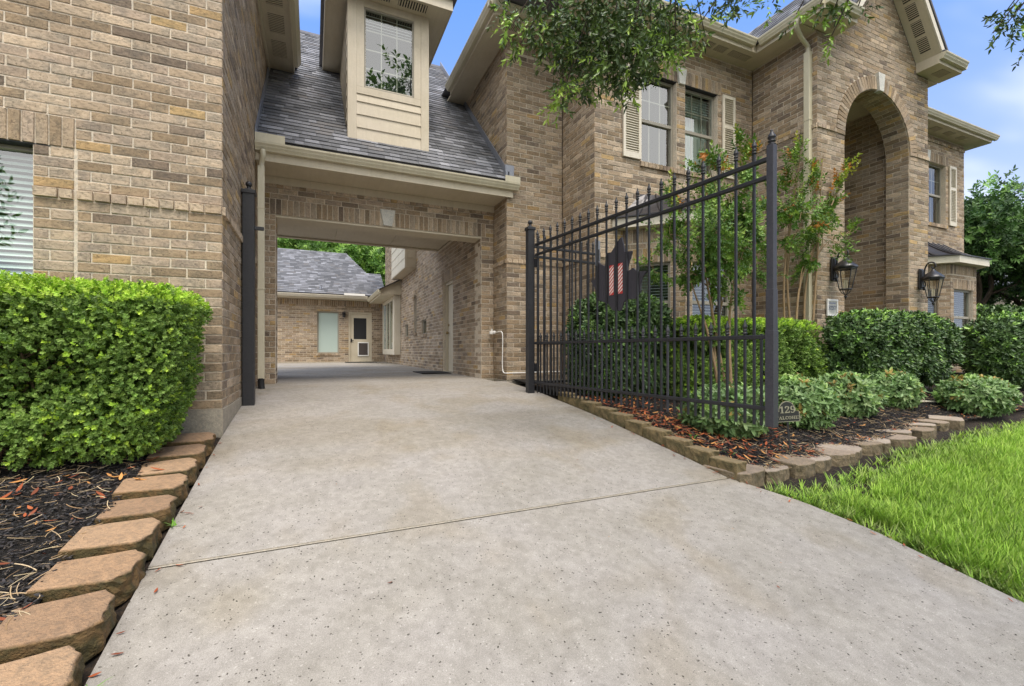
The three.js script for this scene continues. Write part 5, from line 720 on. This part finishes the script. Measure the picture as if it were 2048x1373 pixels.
// clipped hedge or loose bush filling a box-like volume: shape(p in -1..1) gives the outward direction and whether inside
function foliageBox(r, c, half, n, power, colors, newColors, size, o = {}) {
  const out = [], fresh = [];
  while (out.length + fresh.length < n) {
    const p = new THREE.Vector3(r() * 2 - 1, r() * 2 - 1, r() * 2 - 1), ax = Math.abs(p.x) ** power, ay = Math.abs(p.y) ** power, az = Math.abs(p.z) ** power, d = Math.pow(ax + ay + az, 1 / power); if (d > 1) continue;
    const keep = d > 0.72 ? 1 : 0.32; if (r() > keep) continue; 
    const lump = fbm(p.x * half.x * 3.1 + c.x * 5 + 50, p.y * half.y * 3.1 + p.z * half.z * 2.7 + 40, 3); if ((o.hole ?? 1) && d > 0.78 && lump < 0.46 - (p.y > 0.75 ? 0.14 : 0)) continue;
    const n3 = new THREE.Vector3(Math.sign(p.x) * ax / (Math.abs(p.x) + 0.05) / half.x, Math.sign(p.y) * ay / (Math.abs(p.y) + 0.05) / half.y, Math.sign(p.z) * az / (Math.abs(p.z) + 0.05) / half.z).normalize().multiplyScalar(0.9).add(new THREE.Vector3(r() - 0.5, r() * 0.7 - 0.05, r() - 0.5)).normalize();
    const q = new THREE.Vector3(p.x * half.x, p.y * half.y, p.z * half.z).multiplyScalar(1 + (lump - 0.5) * 0.10).add(c); if (o.taper) { const k = (1 - p.y) / 2; q.x -= o.taper * k * (p.x + 1) / 2; q.z += 0; } if (o.floor && q.y < o.floor(q)) continue;
    const tips = p.y > 0.80 && d > 0.86 && r() < (o.tips ?? 0.6) || r() < (o.anywhere ?? 0.05), col = tips ? newColors : colors;
    (tips ? fresh : out).push({ p: q, q: upTo(n3, r), s: size * (0.75 + r() * 0.5) * (tips ? 1.05 : 1), c: jitter(col[Math.floor(r() * col.length)], r, 0.22) });
  }
  return [...out, ...fresh];
}
function twigs(root, r, c, half, n, material = M.twig) {              // bare stems inside, one part
  const list = []; for (let i = 0; i < n; i++) { const a = new THREE.Vector3(c.x + (r() - 0.5) * half.x * 1.5, c.y - half.y, c.z + (r() - 0.5) * half.z * 1.0), b = new THREE.Vector3(c.x + (r() * 2 - 1) * half.x * 0.8, c.y + half.y * (r() * 1.5 - 0.75), c.z + (r() * 2 - 1) * half.z * 0.7), m = a.clone().lerp(b, 0.5).add(new THREE.Vector3((r() - 0.5) * 0.1, (r() - 0.5) * 0.1, (r() - 0.5) * 0.1)); list.push(uvBox(tube([a, m, b], 0.003 + r() * 0.006, 6, 4))); }
  const m = mesh('stems', join(list), material, root); m.userData.kind = 'stuff'; return m;
}
const boxSprig = sprig(9, 0.030, 0.018, 0.7, 0.055, 5, { round: 0.85, lift: 0.5 }), darkSprig = sprig(8, 0.055, 0.024, 0.8, 0.08, 6, { round: 0.7, lift: 0.4 }), lowSprig = sprig(11, 0.065, 0.026, 0.6, 0.07, 7, { round: 0.8, lift: 0.35 }), oakSprig = sprig(9, 0.062, 0.021, 1.0, 0.17, 8, { round: 0.7, lift: 0.65, fold: 0.16 }), myrtleSprig = sprig(13, 0.050, 0.026, 0.8, 0.17, 9, { round: 0.8, lift: 0.35 }), treeSprig = sprig(14, 0.10, 0.045, 0.9, 0.26, 10, { round: 0.7, lift: 0.3 });
const boxG = [lin(120, 150, 66), lin(132, 164, 72), lin(104, 134, 58), lin(142, 172, 84)], boxN = [lin(176, 208, 72), lin(190, 218, 84), lin(166, 200, 66)], darkG = [lin(76, 102, 52), lin(62, 86, 48), lin(90, 118, 60), lin(82, 108, 64)], darkN = [lin(116, 158, 68), lin(140, 176, 82)], lowG = [lin(126, 156, 94), lin(138, 170, 104), lin(112, 142, 84), lin(156, 180, 124)], lowN = [lin(160, 194, 108), lin(172, 198, 116), lin(150, 184, 96), lin(176, 150, 84)];
function hedge(name, label, cat, u0, u1, v0, v1, y0, y1, n, geo, material, G, N, size, power = 7, o = {}, group = null) {
  const root = thing(name, label, cat, group), c = V((u0 + u1) / 2, (y0 + y1) / 2, (v0 + v1) / 2), half = new THREE.Vector3((u1 - u0) / 2, (y1 - y0) / 2, (v1 - v0) / 2), r = rngOf(Math.round(u0 * 100 + v0 * 1000 + n));
  instanced('foliage', root, geo, material, foliageBox(r, c, half, n, power, G, N, size, o)); twigs(root, r, c, half, o.twigs || 60); 
  root.userData.foot = y0; const b = new THREE.Vector3(c.x, y0, c.z); for (const k of root.children) k.position.sub(b); root.position.copy(b); return root;
}
hedge('clipped_hedge', 'bright green clipped hedge under the blind-covered window of the wing', 'hedge', -4.4, -0.77, 3.62, 4.56, 0.80, 1.93, 60000, boxSprig, M.leaf, boxG, boxN, 0.68, 12, { taper: 0.18, twigs: 300, tips: 0.85, anywhere: 0.10 }, 'clipped hedges');
hedge('clipped_hedge', 'bright green clipped hedge behind the gate below the first bay', 'hedge', 4.45, 7.22, 4.35, 5.0, 0.84, 1.93, 24000, boxSprig, M.leaf, boxG, boxN, 0.85, 8, { twigs: 120, tips: 0.8 }, 'clipped hedges');
hedge('dark_hedge', 'large glossy dark green hedge in front of the arched entry', 'hedge', 7.2, 10.3, 3.95, 4.65, 0.96, 2.06, 15000, darkSprig, M.glossLeaf, darkG, darkN, 0.95, 3.8, { twigs: 140, tips: 0.3, anywhere: 0.05 }, 'dark hedges');
hedge('dark_hedge', 'glossy dark green hedge at the far corner beneath the trees', 'hedge', 11.45, 14.6, 3.75, 4.6, 0.86, 2.14, 12000, darkSprig, M.glossLeaf, darkG, darkN, 1.15, 3.4, { twigs: 100, tips: 0.5, anywhere: 0.08 }, 'dark hedges');
hedge('dark_hedge', 'dark rounded shrub seen through the gate bars beside the fence panel', 'shrub', 3.32, 4.62, 4.75, 5.72, 0.86, 2.24, 8000, darkSprig, M.glossLeaf, darkG, darkN, 0.95, 3.4, { twigs: 70, tips: 0.15, anywhere: 0.04 });
for (const [u, v, w, d, h, lab] of [[4.05, 3.5, 0.85, 0.7, 0.42, 'low leafy shrub behind the lower bars of the gate'], [5.2, 3.52, 0.86, 0.66, 0.47, 'low leafy shrub beside the yard sign'], [6.42, 3.70, 0.88, 0.66, 0.46, 'low leafy shrub at the end of the bright clipped hedge'], [7.75, 3.86, 0.82, 0.62, 0.42, 'low leafy shrub below the near end of the dark hedge'], [9.05, 3.38, 1.15, 0.7, 0.42, 'low leafy shrub past the pale pipe on the mulch']])
  hedge('low_shrub', lab, 'shrub', u - w / 2, u + w / 2, v - d / 2, v + d / 2, gy(v) + 0.02, gy(v) + 0.05 + h, 1000, lowSprig, M.leaf, lowG, lowN, 1.0, 2.0, { twigs: 24, tips: 0.4, anywhere: 0.1, hole: 0, floor: (q) => gy(-q.z) + 0.03 }, 'low shrubs in the mulch');
{ // a few weeds and strap-leaved sprouts
  const blade = (len, wid, bend) => { const pts = [], n = 4; for (let i = 0; i < n; i++) { const t0 = i / n, t1 = (i + 1) / n, w0 = wid * (1 - t0 * t0), w1 = wid * (1 - t1 * t1), f = (t) => new THREE.Vector3(len * t * bend, len * t * (1 - bend * 0.5 * t), 0), a = f(t0), b = f(t1), l = (p, w) => p.clone().add(new THREE.Vector3(0, 0, w / 2)), rr = (p, w) => p.clone().add(new THREE.Vector3(0, 0, -w / 2)); pts.push(l(a, w0), rr(a, w0), rr(b, w1), l(a, w0), rr(b, w1), l(b, w1)); } return pts; };
  const tuft = (n, len, wid, bend, seed) => { const r = rngOf(seed), pts = []; for (let i = 0; i < n; i++) { const q = new THREE.Quaternion().setFromAxisAngle(Y3, r() * 6.28), o = new THREE.Vector3((r() - 0.5) * 0.05, 0, (r() - 0.5) * 0.05); for (const p of blade(len * (0.55 + r() * 0.6), wid, bend * (0.4 + r() * 0.9))) pts.push(p.applyQuaternion(q).add(o)); } const g = new THREE.BufferGeometry().setFromPoints(pts); g.computeVertexNormals(); return g; };
  const wr = rngOf(5), weedG = tuft(8, 0.16, 0.014, 0.9, 3), spots = [[-1.02, 1.28, 'pale weed sprouting in mulch at the nearest bed corner'], [3.42, 3.35, 'small strap-leaved sprout under the gate near the mossy curb'], [3.5, 3.0, 'spiky green sprout under the gate close to its end post'], [-0.70, 1.95, 'grass tuft growing between border blocks and drive joint'], [-0.70, 3.05, 'grass sprout by the border blocks near the hedge end']];
  for (const [u, v, lab] of spots) { const m = mesh(numbered('weed'), weedG, M.grass.clone(), scene); m.material.color.copy(lin(120, 168, 60)); tag(m, lab, 'weed', 'weeds'); m.position.copy(V(u, (u > -0.8 && u < 3.1 ? gy(v) : bedY(u, v)) - 0.01, v)); m.rotation.y = wr() * 6; m.scale.setScalar(u > -0.8 && u < 0 ? 0.62 : 0.85); }
  // lawn
  const r = rngOf(61), list = [], gC = [lin(152, 188, 68), lin(166, 200, 78), lin(138, 174, 62), lin(176, 204, 92)], thin = [lin(150, 168, 92), lin(112, 142, 56)], tG = [tuft(9, 0.11, 0.0078, 0.75, 11)];
  for (let i = 0; i < 80000; i++) { const u = 3.3 + Math.pow(r(), 1.6) * 12, v = -2.2 + r() * 5.6, lim = bedEdge(u) - 0.16, e = u - driveRight(v) - 0.07 * fbm(v * 3 + 5, 3.3, 3); if (v > lim || e < 0.02) continue; const bare = sstep(0.0, 0.6, lim - v) * sstep(0.0, 0.35, e), near = u < 4.9 ? fbm(u * 2.4 + 7, v * 2.4 + 3, 3) : 1; if (r() > 0.10 + bare * 1.0 || (near < 0.46 && lim - v < 0.75 && r() < 0.85)) continue; const sp = bare < 0.5, pt = 0.78 + fbm(u * 1.7 + 20, v * 1.7 + 8, 4) * 0.42; list.push({ p: V(u, gy(v) - 0.06, v), q: new THREE.Quaternion().setFromEuler(new THREE.Euler((r() - 0.5) * 0.3, r() * 6.28, (r() - 0.5) * 0.3)), s: new THREE.Vector3(1, (sp ? 0.75 : 1.15) + r() * 0.45, 1).multiplyScalar(0.85 + r() * 0.4), c: jitter((sp ? r() < 0.5 : r() < 0.10) ? thin[Math.floor(r() * 2)] : gC[Math.floor(r() * 4)], r, 0.2).multiplyScalar(pt) }); }
  tag(instanced(numbered('lawn_grass'), null, tG[0], M.grass, list), 'bright yellow-green lawn grass beside the drive', 'grass');
}
// ---------------------------------------------------------------- trees
function limb(p, dir, len, rad, depth, r, tips, list, o) {            // recursive branching; tips collect leaf positions
  const n = 3, pts = [p.clone()]; let d = dir.clone(), q = p.clone(); for (let i = 0; i < n; i++) { d.add(new THREE.Vector3((r() - 0.5) * o.wild, (r() - 0.5) * o.wild * 0.6 + o.lift, (r() - 0.5) * o.wild)).normalize(); q = q.clone().addScaledVector(d, len / n); pts.push(q); if (depth <= 1) tips.push([q.clone(), d.clone()]); }
  const g = tube(pts, rad, 6, depth > 2 ? 8 : 5); const pos = g.attributes.position, ring = depth > 2 ? 9 : 6; for (let i = 0; i < pos.count; i++) { const k = Math.floor(i / ring) / 6, c = new THREE.CatmullRomCurve3(pts, false, 'centripetal').getPointAt(Math.min(1, k)), f = lerp(1, o.taper, k); pos.setXYZ(i, c.x + (pos.getX(i) - c.x) * f, c.y + (pos.getY(i) - c.y) * f, c.z + (pos.getZ(i) - c.z) * f); } list.push(uvBox(g));
  if (depth > 0) { const m = o.kids + (r() < 0.4 ? 1 : 0); for (let i = 0; i < m; i++) { const ax = new THREE.Vector3(r() - 0.5, r() * 0.4, r() - 0.5).normalize(), nd = d.clone().applyAxisAngle(ax, (0.4 + r() * 0.7) * (i ? 1 : 0.5)); limb(i === 0 ? q : pts[2].clone().lerp(q, r()), nd, len * (0.62 + r() * 0.22), rad * o.taper * (i ? 0.75 : 0.95), depth - 1, r, tips, list, o); } }
}
function tree(name, label, u, v, y0, h, rad, o) {
  const root = thing(name, label, o.category || 'tree', o.group), r = rngOf(o.seed), tips = [], list = [];
  for (let k = 0; k < (o.stems || 1); k++) { const a = k / (o.stems || 1) * 6.28 + r(), sp = o.splay || 0.05; limb(new THREE.Vector3(Math.cos(a) * 0.06 * (o.stems > 1), -0.1, Math.sin(a) * 0.06 * (o.stems > 1)), new THREE.Vector3(Math.cos(a) * sp, 1, Math.sin(a) * sp).normalize(), h, rad, o.depth, r, tips, list, { wild: 0.35, lift: 0.08, taper: 0.68, kids: 2, ...o.limb }); }
  mesh('trunk', join(list), o.bark || M.bark, root);
  const leaves = []; for (const [p, d] of tips) for (let i = 0; i < o.per; i++) { const off = new THREE.Vector3(r() - 0.5, r() - 0.5, r() - 0.5).multiplyScalar(o.cloud * 2), q = p.clone().add(off), n3 = d.clone().multiplyScalar(0.4).add(new THREE.Vector3(r() - 0.5, (r() - 0.5) + (o.hang || 0), r() - 0.5)).normalize(), hi = o.fresh && r() < (o.freshShare || 0.12), col = hi ? o.fresh : o.colors; leaves.push({ p: q, q: upTo(n3, r), s: (o.size || 1) * (0.7 + r() * 0.6), c: jitter(col[Math.floor(r() * col.length)], r, 0.25) }); }
  instanced('crown', root, o.leafGeo || treeSprig, o.leafMat || M.leaf, leaves); root.position.copy(V(u, y0, v)); return root;
}
const treeG = [lin(98, 138, 54), lin(114, 156, 62), lin(84, 120, 48), lin(128, 168, 72)], oakG = [lin(78, 98, 48), lin(66, 84, 44), lin(94, 118, 56)], oakN = [lin(150, 184, 76), lin(164, 194, 84)], myG = [lin(116, 152, 60), lin(100, 136, 54), lin(138, 168, 70), lin(88, 122, 50)], myN = [lin(204, 138, 66), lin(220, 160, 76), lin(186, 190, 78), lin(176, 192, 74)];
// small tree: several bare stems from one foot, each carrying leaf masses [u, y, v, radius, sprays, share of young leaves]
function myrtle(label, u0, v0, masses, seed) {
  const root = thing('crepe_myrtle', label, 'tree', 'crepe myrtles'), r = rngOf(seed), list = [], leaves = [], foot = V(u0, gy(v0) - 0.05, v0);
  const leaders = []; masses.forEach(([u, y, v, rad, n, young], i) => { const e = V(u, y, v), lead = i < 5 ? null : leaders.slice().sort((p, q) => p.getPointAt(0.62).distanceTo(e) - q.getPointAt(0.62).distanceTo(e))[0], a = lead ? lead.getPointAt(0.45 + r() * 0.2) : foot.clone().add(new THREE.Vector3((r() - 0.5) * 0.3, 0, (r() - 0.5) * 0.2)), k1 = lead ? 0.4 : 1, mid = a.clone().lerp(e, 0.5).add(new THREE.Vector3((r() - 0.5) * 0.3 * k1 - (e.x - a.x) * 0.22, 0.1, (r() - 0.5) * 0.2 * k1)), c = new THREE.CatmullRomCurve3([a, mid, e, e.clone().add(new THREE.Vector3((r() - 0.5) * 0.1, rad * 0.9, 0))], false, 'centripetal');
    if (!lead) leaders.push(c); const g = new THREE.TubeGeometry(c, 22, lead ? 0.009 : 0.023, 7), p = g.attributes.position; for (let k = 0; k < p.count; k++) { const t = Math.floor(k / 8) / 22, q = c.getPointAt(t), f = lerp(1.1, 0.22, t); p.setXYZ(k, q.x + (p.getX(k) - q.x) * f, q.y + (p.getY(k) - q.y) * f, q.z + (p.getZ(k) - q.z) * f); } list.push(uvBox(g));
    const arms = []; for (let k = 0; k < Math.max(3, n / 6); k++) { const t = new THREE.Vector3(r() * 2 - 1, r() * 2 - 0.9, r() * 2 - 1).normalize().multiplyScalar(rad * (0.5 + r() * 0.6)).add(e), s = c.getPointAt(0.72 + r() * 0.2), m = s.clone().lerp(t, 0.5).add(new THREE.Vector3(0, 0.04, 0)); const q = new THREE.QuadraticBezierCurve3(s, m, t); arms.push(q); list.push(uvBox(new THREE.TubeGeometry(q, 6, 0.0035, 4))); }
    for (let k = 0; k < n * 2.1; k++) { const q = arms[Math.floor(r() * arms.length)], t = 0.35 + r() * 0.65, pt = q.getPointAt(t).add(new THREE.Vector3((r() - 0.5), (r() - 0.5), (r() - 0.5)).multiplyScalar(rad * 0.55)), col = r() < young * 0.45 ? myN : myG; leaves.push({ p: pt, q: upTo(q.getTangentAt(t).add(new THREE.Vector3(r() - 0.5, r() * 0.6 - 0.1, r() - 0.5)).normalize(), r), s: 0.75 + r() * 0.5, c: jitter(col[Math.floor(r() * 4)], r, 0.24) }); } });
  mesh('trunk', join(list), M.myrtleBark, root); instanced('crown', root, myrtleSprig, M.leaf, leaves); for (const k of root.children) k.position.sub(foot); root.position.copy(foot); return root;
}
myrtle('slender multi-stemmed small tree with orange-tipped leaves behind the open gate', 4.95, 4.3, [[4.42, 2.95, 4.22, 0.44, 80, 0], [5.1, 2.73, 4.43, 0.41, 60, 0], [5.33, 3.2, 4.31, 0.4, 70, 0], [4.96, 3.53, 4.47, 0.35, 55, 0.1], [4.49, 2.59, 4.49, 0.29, 40, 0], [3.83, 2.86, 4.1, 0.22, 26, 0.05], [4.35, 3.87, 4.06, 0.16, 14, 0.7], [5.33, 4.09, 4.64, 0.18, 14, 0.6], [5.29, 4.22, 4.23, 0.16, 16, 0.8], [5.32, 3.67, 4.21, 0.25, 30, 0.25], [4.52, 3.52, 4.75, 0.18, 12, 0.4], [4.77, 2.43, 4.38, 0.26, 30, 0], [5.84, 2.83, 4.64, 0.33, 40, 0], [5.14, 2.25, 4.38, 0.2, 10, 0], [3.96, 2.49, 4.5, 0.16, 10, 0], [5.42, 3.23, 4.16, 0.2, 16, 0]], 4);
myrtle('slender multi-stemmed small tree with orange-tipped leaves before the white downspout', 7.05, 4.72, [[7.2, 4.74, 4.8, 0.23, 16, 0.85], [7.92, 4.65, 4.9, 0.2, 10, 0.6], [8.29, 4.58, 4.76, 0.19, 12, 1.0], [8.17, 4.08, 4.85, 0.14, 8, 0.3], [7.1, 4.13, 4.82, 0.34, 34, 0.35], [6.91, 3.52, 4.58, 0.37, 44, 0.15], [6.79, 3.66, 4.85, 0.27, 20, 0.1], [7.8, 3.76, 4.79, 0.25, 16, 0.3], [7.55, 3.21, 4.67, 0.34, 34, 0.1], [6.97, 3.13, 4.9, 0.27, 20, 0], [8.61, 3.61, 4.74, 0.12, 4, 0.5], [7.5, 3.0, 4.84, 0.3, 22, 0]], 13);
for (const [u, v, h, rad, s, lab] of [[-5.5, 27.5, 3.0, 0.22, 3, 'tall leafy tree behind the far end of the courtyard roof ridge'], [-1.2, 28, 3.1, 0.24, 9, 'bright leafy tree behind the middle of the courtyard roof ridge'], [2.4, 28.5, 3.0, 0.22, 15, 'leafy tree rising over the low valley of the courtyard roof'], [6.0, 29, 3.2, 0.22, 19, 'leafy tree behind the long brick wall of the yard']])
  tree('leafy_tree', lab, u, v, 1, h, rad, { seed: s, depth: 4, per: 30, cloud: 1.0, size: 1.9, colors: treeG, fresh: [lin(160, 196, 92)], freshShare: 0.25, group: 'trees behind the courtyard', limb: { wild: 0.6, lift: 0.0 } });
for (const [u, v, h, rad, s, lab] of [[19.6, 7.6, 1.8, 0.16, 21, 'dense leafy tree beyond the far corner of the house'], [22.5, 6.2, 1.9, 0.18, 27, 'leafy tree at the far edge beyond the hedges'], [18.6, 10.0, 1.9, 0.15, 29, 'tree half hidden behind the far bay of the house']])
  tree('leafy_tree', lab, u, v, gy(v), h, rad, { seed: s, depth: 4, per: 16, cloud: 0.6, size: 1.25, colors: [lin(80, 116, 56), lin(66, 98, 50), lin(98, 136, 66)], fresh: [lin(140, 180, 96)], freshShare: 0.15, group: 'trees beyond the house', limb: { wild: 0.5, lift: 0.02 } });
for (const [u, v, w, h, lab] of [[18.2, 6.4, 3.4, 1.7, 'dark shrub mass under the trees next to the far bay'], [22, 5.6, 4.4, 1.6, 'dark shrub mass under the trees at the edge of view']]) hedge('dark_shrub', lab, 'shrub', u - w / 2, u + w / 2, v - 0.9, v + 0.9, gy(v) - 0.05, gy(v) + h, 5000, darkSprig, M.glossLeaf, darkG, darkN, 2.0, 2.6, { twigs: 60, tips: 0.1, anywhere: 0.02 }, 'shrubs under the trees');
{ // oak whose boughs hang into the view; its trunk stands on the lawn behind the viewer
  const root = thing('live_oak', 'live oak bough with small dark leaves hanging in front of the upper brick wall', 'tree'), r = rngOf(8), list = [], leaves = [];
  const bough = (pts, rad) => { const c = new THREE.CatmullRomCurve3(pts.map(([u, y, v]) => V(u, y, v)), false, 'centripetal'); list.push(uvBox(new THREE.TubeGeometry(c, 24, rad, 7))); return c; };
  const leafy = (p, d, n, cloud, share) => { for (let i = 0; i < n; i++) { const off = new THREE.Vector3(r() - 0.5, r() - 0.5, r() - 0.5).multiplyScalar(cloud), hi = r() < share, col = hi ? oakN : oakG; leaves.push({ p: p.clone().add(off), q: upTo(d.clone().multiplyScalar(0.7).add(new THREE.Vector3(r() - 0.5, -0.45 + (r() - 0.5) * 0.9, r() - 0.5)).normalize(), r), s: 0.72 + r() * 0.55, c: jitter(col[Math.floor(r() * col.length)], r, 0.25) }); } };
  bough([[7.2, -0.9, -4.2], [7.0, 1.4, -3.8], [6.4, 3.2, -3.2], [5.6, 3.6, -2.4]], 0.19); bough([[5.6, 3.6, -2.4], [4.6, 5.2, -0.9], [3.4, 5.9, 1.2], [2.5, 5.6, 2.6]], 0.085); bough([[5.6, 3.6, -2.4], [6.6, 5.4, -0.8], [6.3, 6.0, 0.9]], 0.08); bough([[6.4, 3.2, -3.2], [7.8, 5.5, -4], [9, 6.6, -4.5]], 0.09); bough([[6.4, 3.2, -3.2], [6.2, 5.6, -5], [6, 6.6, -6]], 0.09);
  // hanging leaf masses: [u, y, v, radius, sprays, share of young leaves], each on twigs from a bough
  const hang = (from, masses) => { for (const [u, y, v, rad, n, young] of masses) { const A = V(...from), B = V(u, y, v), c = new THREE.QuadraticBezierCurve3(A, A.clone().lerp(B, 0.55).add(new THREE.Vector3((r() - 0.5) * 0.2, 0.14, (r() - 0.5) * 0.2)), B); list.push(uvBox(new THREE.TubeGeometry(c, 12, 0.005, 5))); for (let i = 0; i < n * 0.72; i++) { const d = new THREE.Vector3(r() * 2 - 1, r() * 2 - 1, r() * 2 - 1); if (d.length() > 1) { i--; continue; } const col = r() < young ? oakN : oakG; leaves.push({ p: B.clone().addScaledVector(d, rad), q: upTo(new THREE.Vector3((r() - 0.5) * 1.4, -0.5 + (r() - 0.5) * 1.3, (r() - 0.5) * 1.4).normalize(), r), s: 0.62 + r() * 0.45, c: jitter(col[Math.floor(r() * col.length)], r, 0.25) }); } } };
  hang([2.5, 5.6, 2.6], [[1.55, 4.51, 3.68, 0.1, 10, 0.2], [1.72, 4.42, 3.51, 0.15, 20, 0.2], [1.93, 4.35, 3.53, 0.2, 44, 0.15], [1.99, 4.18, 3.22, 0.26, 120, 0.06], [2.1, 4.0, 3.39, 0.22, 90, 0.08], [1.92, 3.66, 3.28, 0.1, 22, 0.5], [1.98, 3.72, 3.52, 0.05, 8, 0.9], [2.32, 4.33, 3.34, 0.31, 150, 0.06], [2.14, 3.81, 2.99, 0.19, 80, 0.1], [2.29, 4.13, 2.95, 0.28, 150, 0.06], [2.36, 3.89, 2.96, 0.2, 90, 0.12], [2.75, 4.45, 3.19, 0.27, 120, 0.1], [2.62, 4.04, 2.96, 0.19, 70, 0.2], [2.4, 3.82, 3.16, 0.11, 26, 0.3], [2.36, 3.63, 3.0, 0.06, 10, 0.5], [2.75, 4.28, 2.94, 0.19, 70, 0.2], [2.75, 4.06, 2.88, 0.1, 22, 0.6], [2.69, 3.93, 2.89, 0.05, 8, 0.9], [1.53, 4.23, 3.52, 0.09, 14, 0.7], [1.64, 4.15, 3.48, 0.08, 10, 0.5], [1.84, 4.18, 3.56, 0.1, 14, 0.3], [1.61, 4.09, 3.54, 0.03, 3, 0.7], [3.19, 4.29, 2.98, 0.06, 6, 0.5], [3.25, 4.53, 2.92, 0.11, 14, 0.1], [3.4, 4.63, 2.92, 0.1, 12, 0.1], [2.18, 3.78, 3.29, 0.1, 18, 0.2], [1.71, 4.24, 3.22, 0.16, 30, 0.1], [2.72, 3.97, 3.15, 0.06, 6, 0.6]]);
  hang([4.0, 5.9, 1.4], [[3.53, 4.42, 2.59, 0.05, 6, 0.3], [3.72, 4.33, 2.51, 0.04, 5, 0.4], [3.9, 4.41, 2.43, 0.06, 6, 0.2], [4.01, 4.36, 2.39, 0.06, 8, 0.5], [4.1, 4.4, 2.35, 0.06, 8, 0.3], [4.19, 4.39, 2.3, 0.04, 4, 0.3], [3.99, 4.15, 2.39, 0.03, 4, 0.8], [3.29, 4.43, 2.7, 0.07, 7, 0.2], [2.96, 4.22, 2.85, 0.03, 3, 0.4]]);
  hang([6.3, 6.0, 0.9], [[5.97, 4.63, 1.96, 0.12, 18, 0.1], [5.87, 4.62, 2.0, 0.07, 8, 0.1], [5.78, 4.45, 2.04, 0.03, 2, 0], [6.02, 4.54, 1.94, 0.08, 8, 0.1], [6.03, 4.28, 1.93, 0.04, 2, 0], [5.89, 4.53, 1.99, 0.05, 3, 0]]);
  for (const [cu, cy, cv, cr, n] of [[5.0, 10.5, -7, 2.6, 800], [8.2, 9.2, -7, 2.4, 700], [6, 13, -9, 2.6, 700], [10.5, 11.5, -8.5, 2.4, 600], [7.4, 7.2, -5.6, 1.9, 400]]) { bough([[6.4, 3.2, -3.2], [lerp(6.4, cu, 0.5), lerp(3.2, cy, 0.6), lerp(-3.2, cv, 0.6)], [cu, cy, cv]], 0.07); for (let i = 0; i < n; i++) { const d = new THREE.Vector3(r() * 2 - 1, r() * 2 - 1, r() * 2 - 1); if (d.length() > 1) { i--; continue; } leaves.push({ p: V(cu, cy, cv).addScaledVector(d, cr), q: randQ(r), s: 1.7 + r(), c: jitter(oakG[Math.floor(r() * 3)], r, 0.25) }); } }
  mesh('trunk', join(list), M.bark, root); instanced('crown', root, oakSprig, M.glossLeaf, leaves); rebase(root);
}
for (const [u, v, h, s, lab] of [[-12, -11, 3.8, 33, 'tall tree out on the lawn opposite the brick wing'], [3.4, -7.5, 4.9, 37, 'tall tree beside the street end of the drive'], [18, -8.5, 5.3, 41, 'tall tree out on the lawn opposite the arched entry']])
  tree('leafy_tree', lab, u, v, gy(v), h, 0.2, { seed: s, depth: 4, per: 9, cloud: 1.1, size: 2.2, colors: treeG, group: 'trees near the street', limb: { wild: 0.5, lift: 0.05 } });
{ // neighbouring house glimpsed over the far hedge
  const nb = thing('neighbour_house', 'grey roof of a neighbouring house behind the far trees', 'house'); mesh('wall', pbx(27, 38, 0.8, 4.2, 9, 20), M.mortar, nb); mesh('roof', hip(26.4, 38.6, 8.4, 20.6, 4.2, 4.2), M.roofPlain, nb); rebase(nb);
}
scene.traverse((o) => { if (o.isMesh) { o.castShadow = true; o.receiveShadow = true; } });
renderer.render(scene, camera);
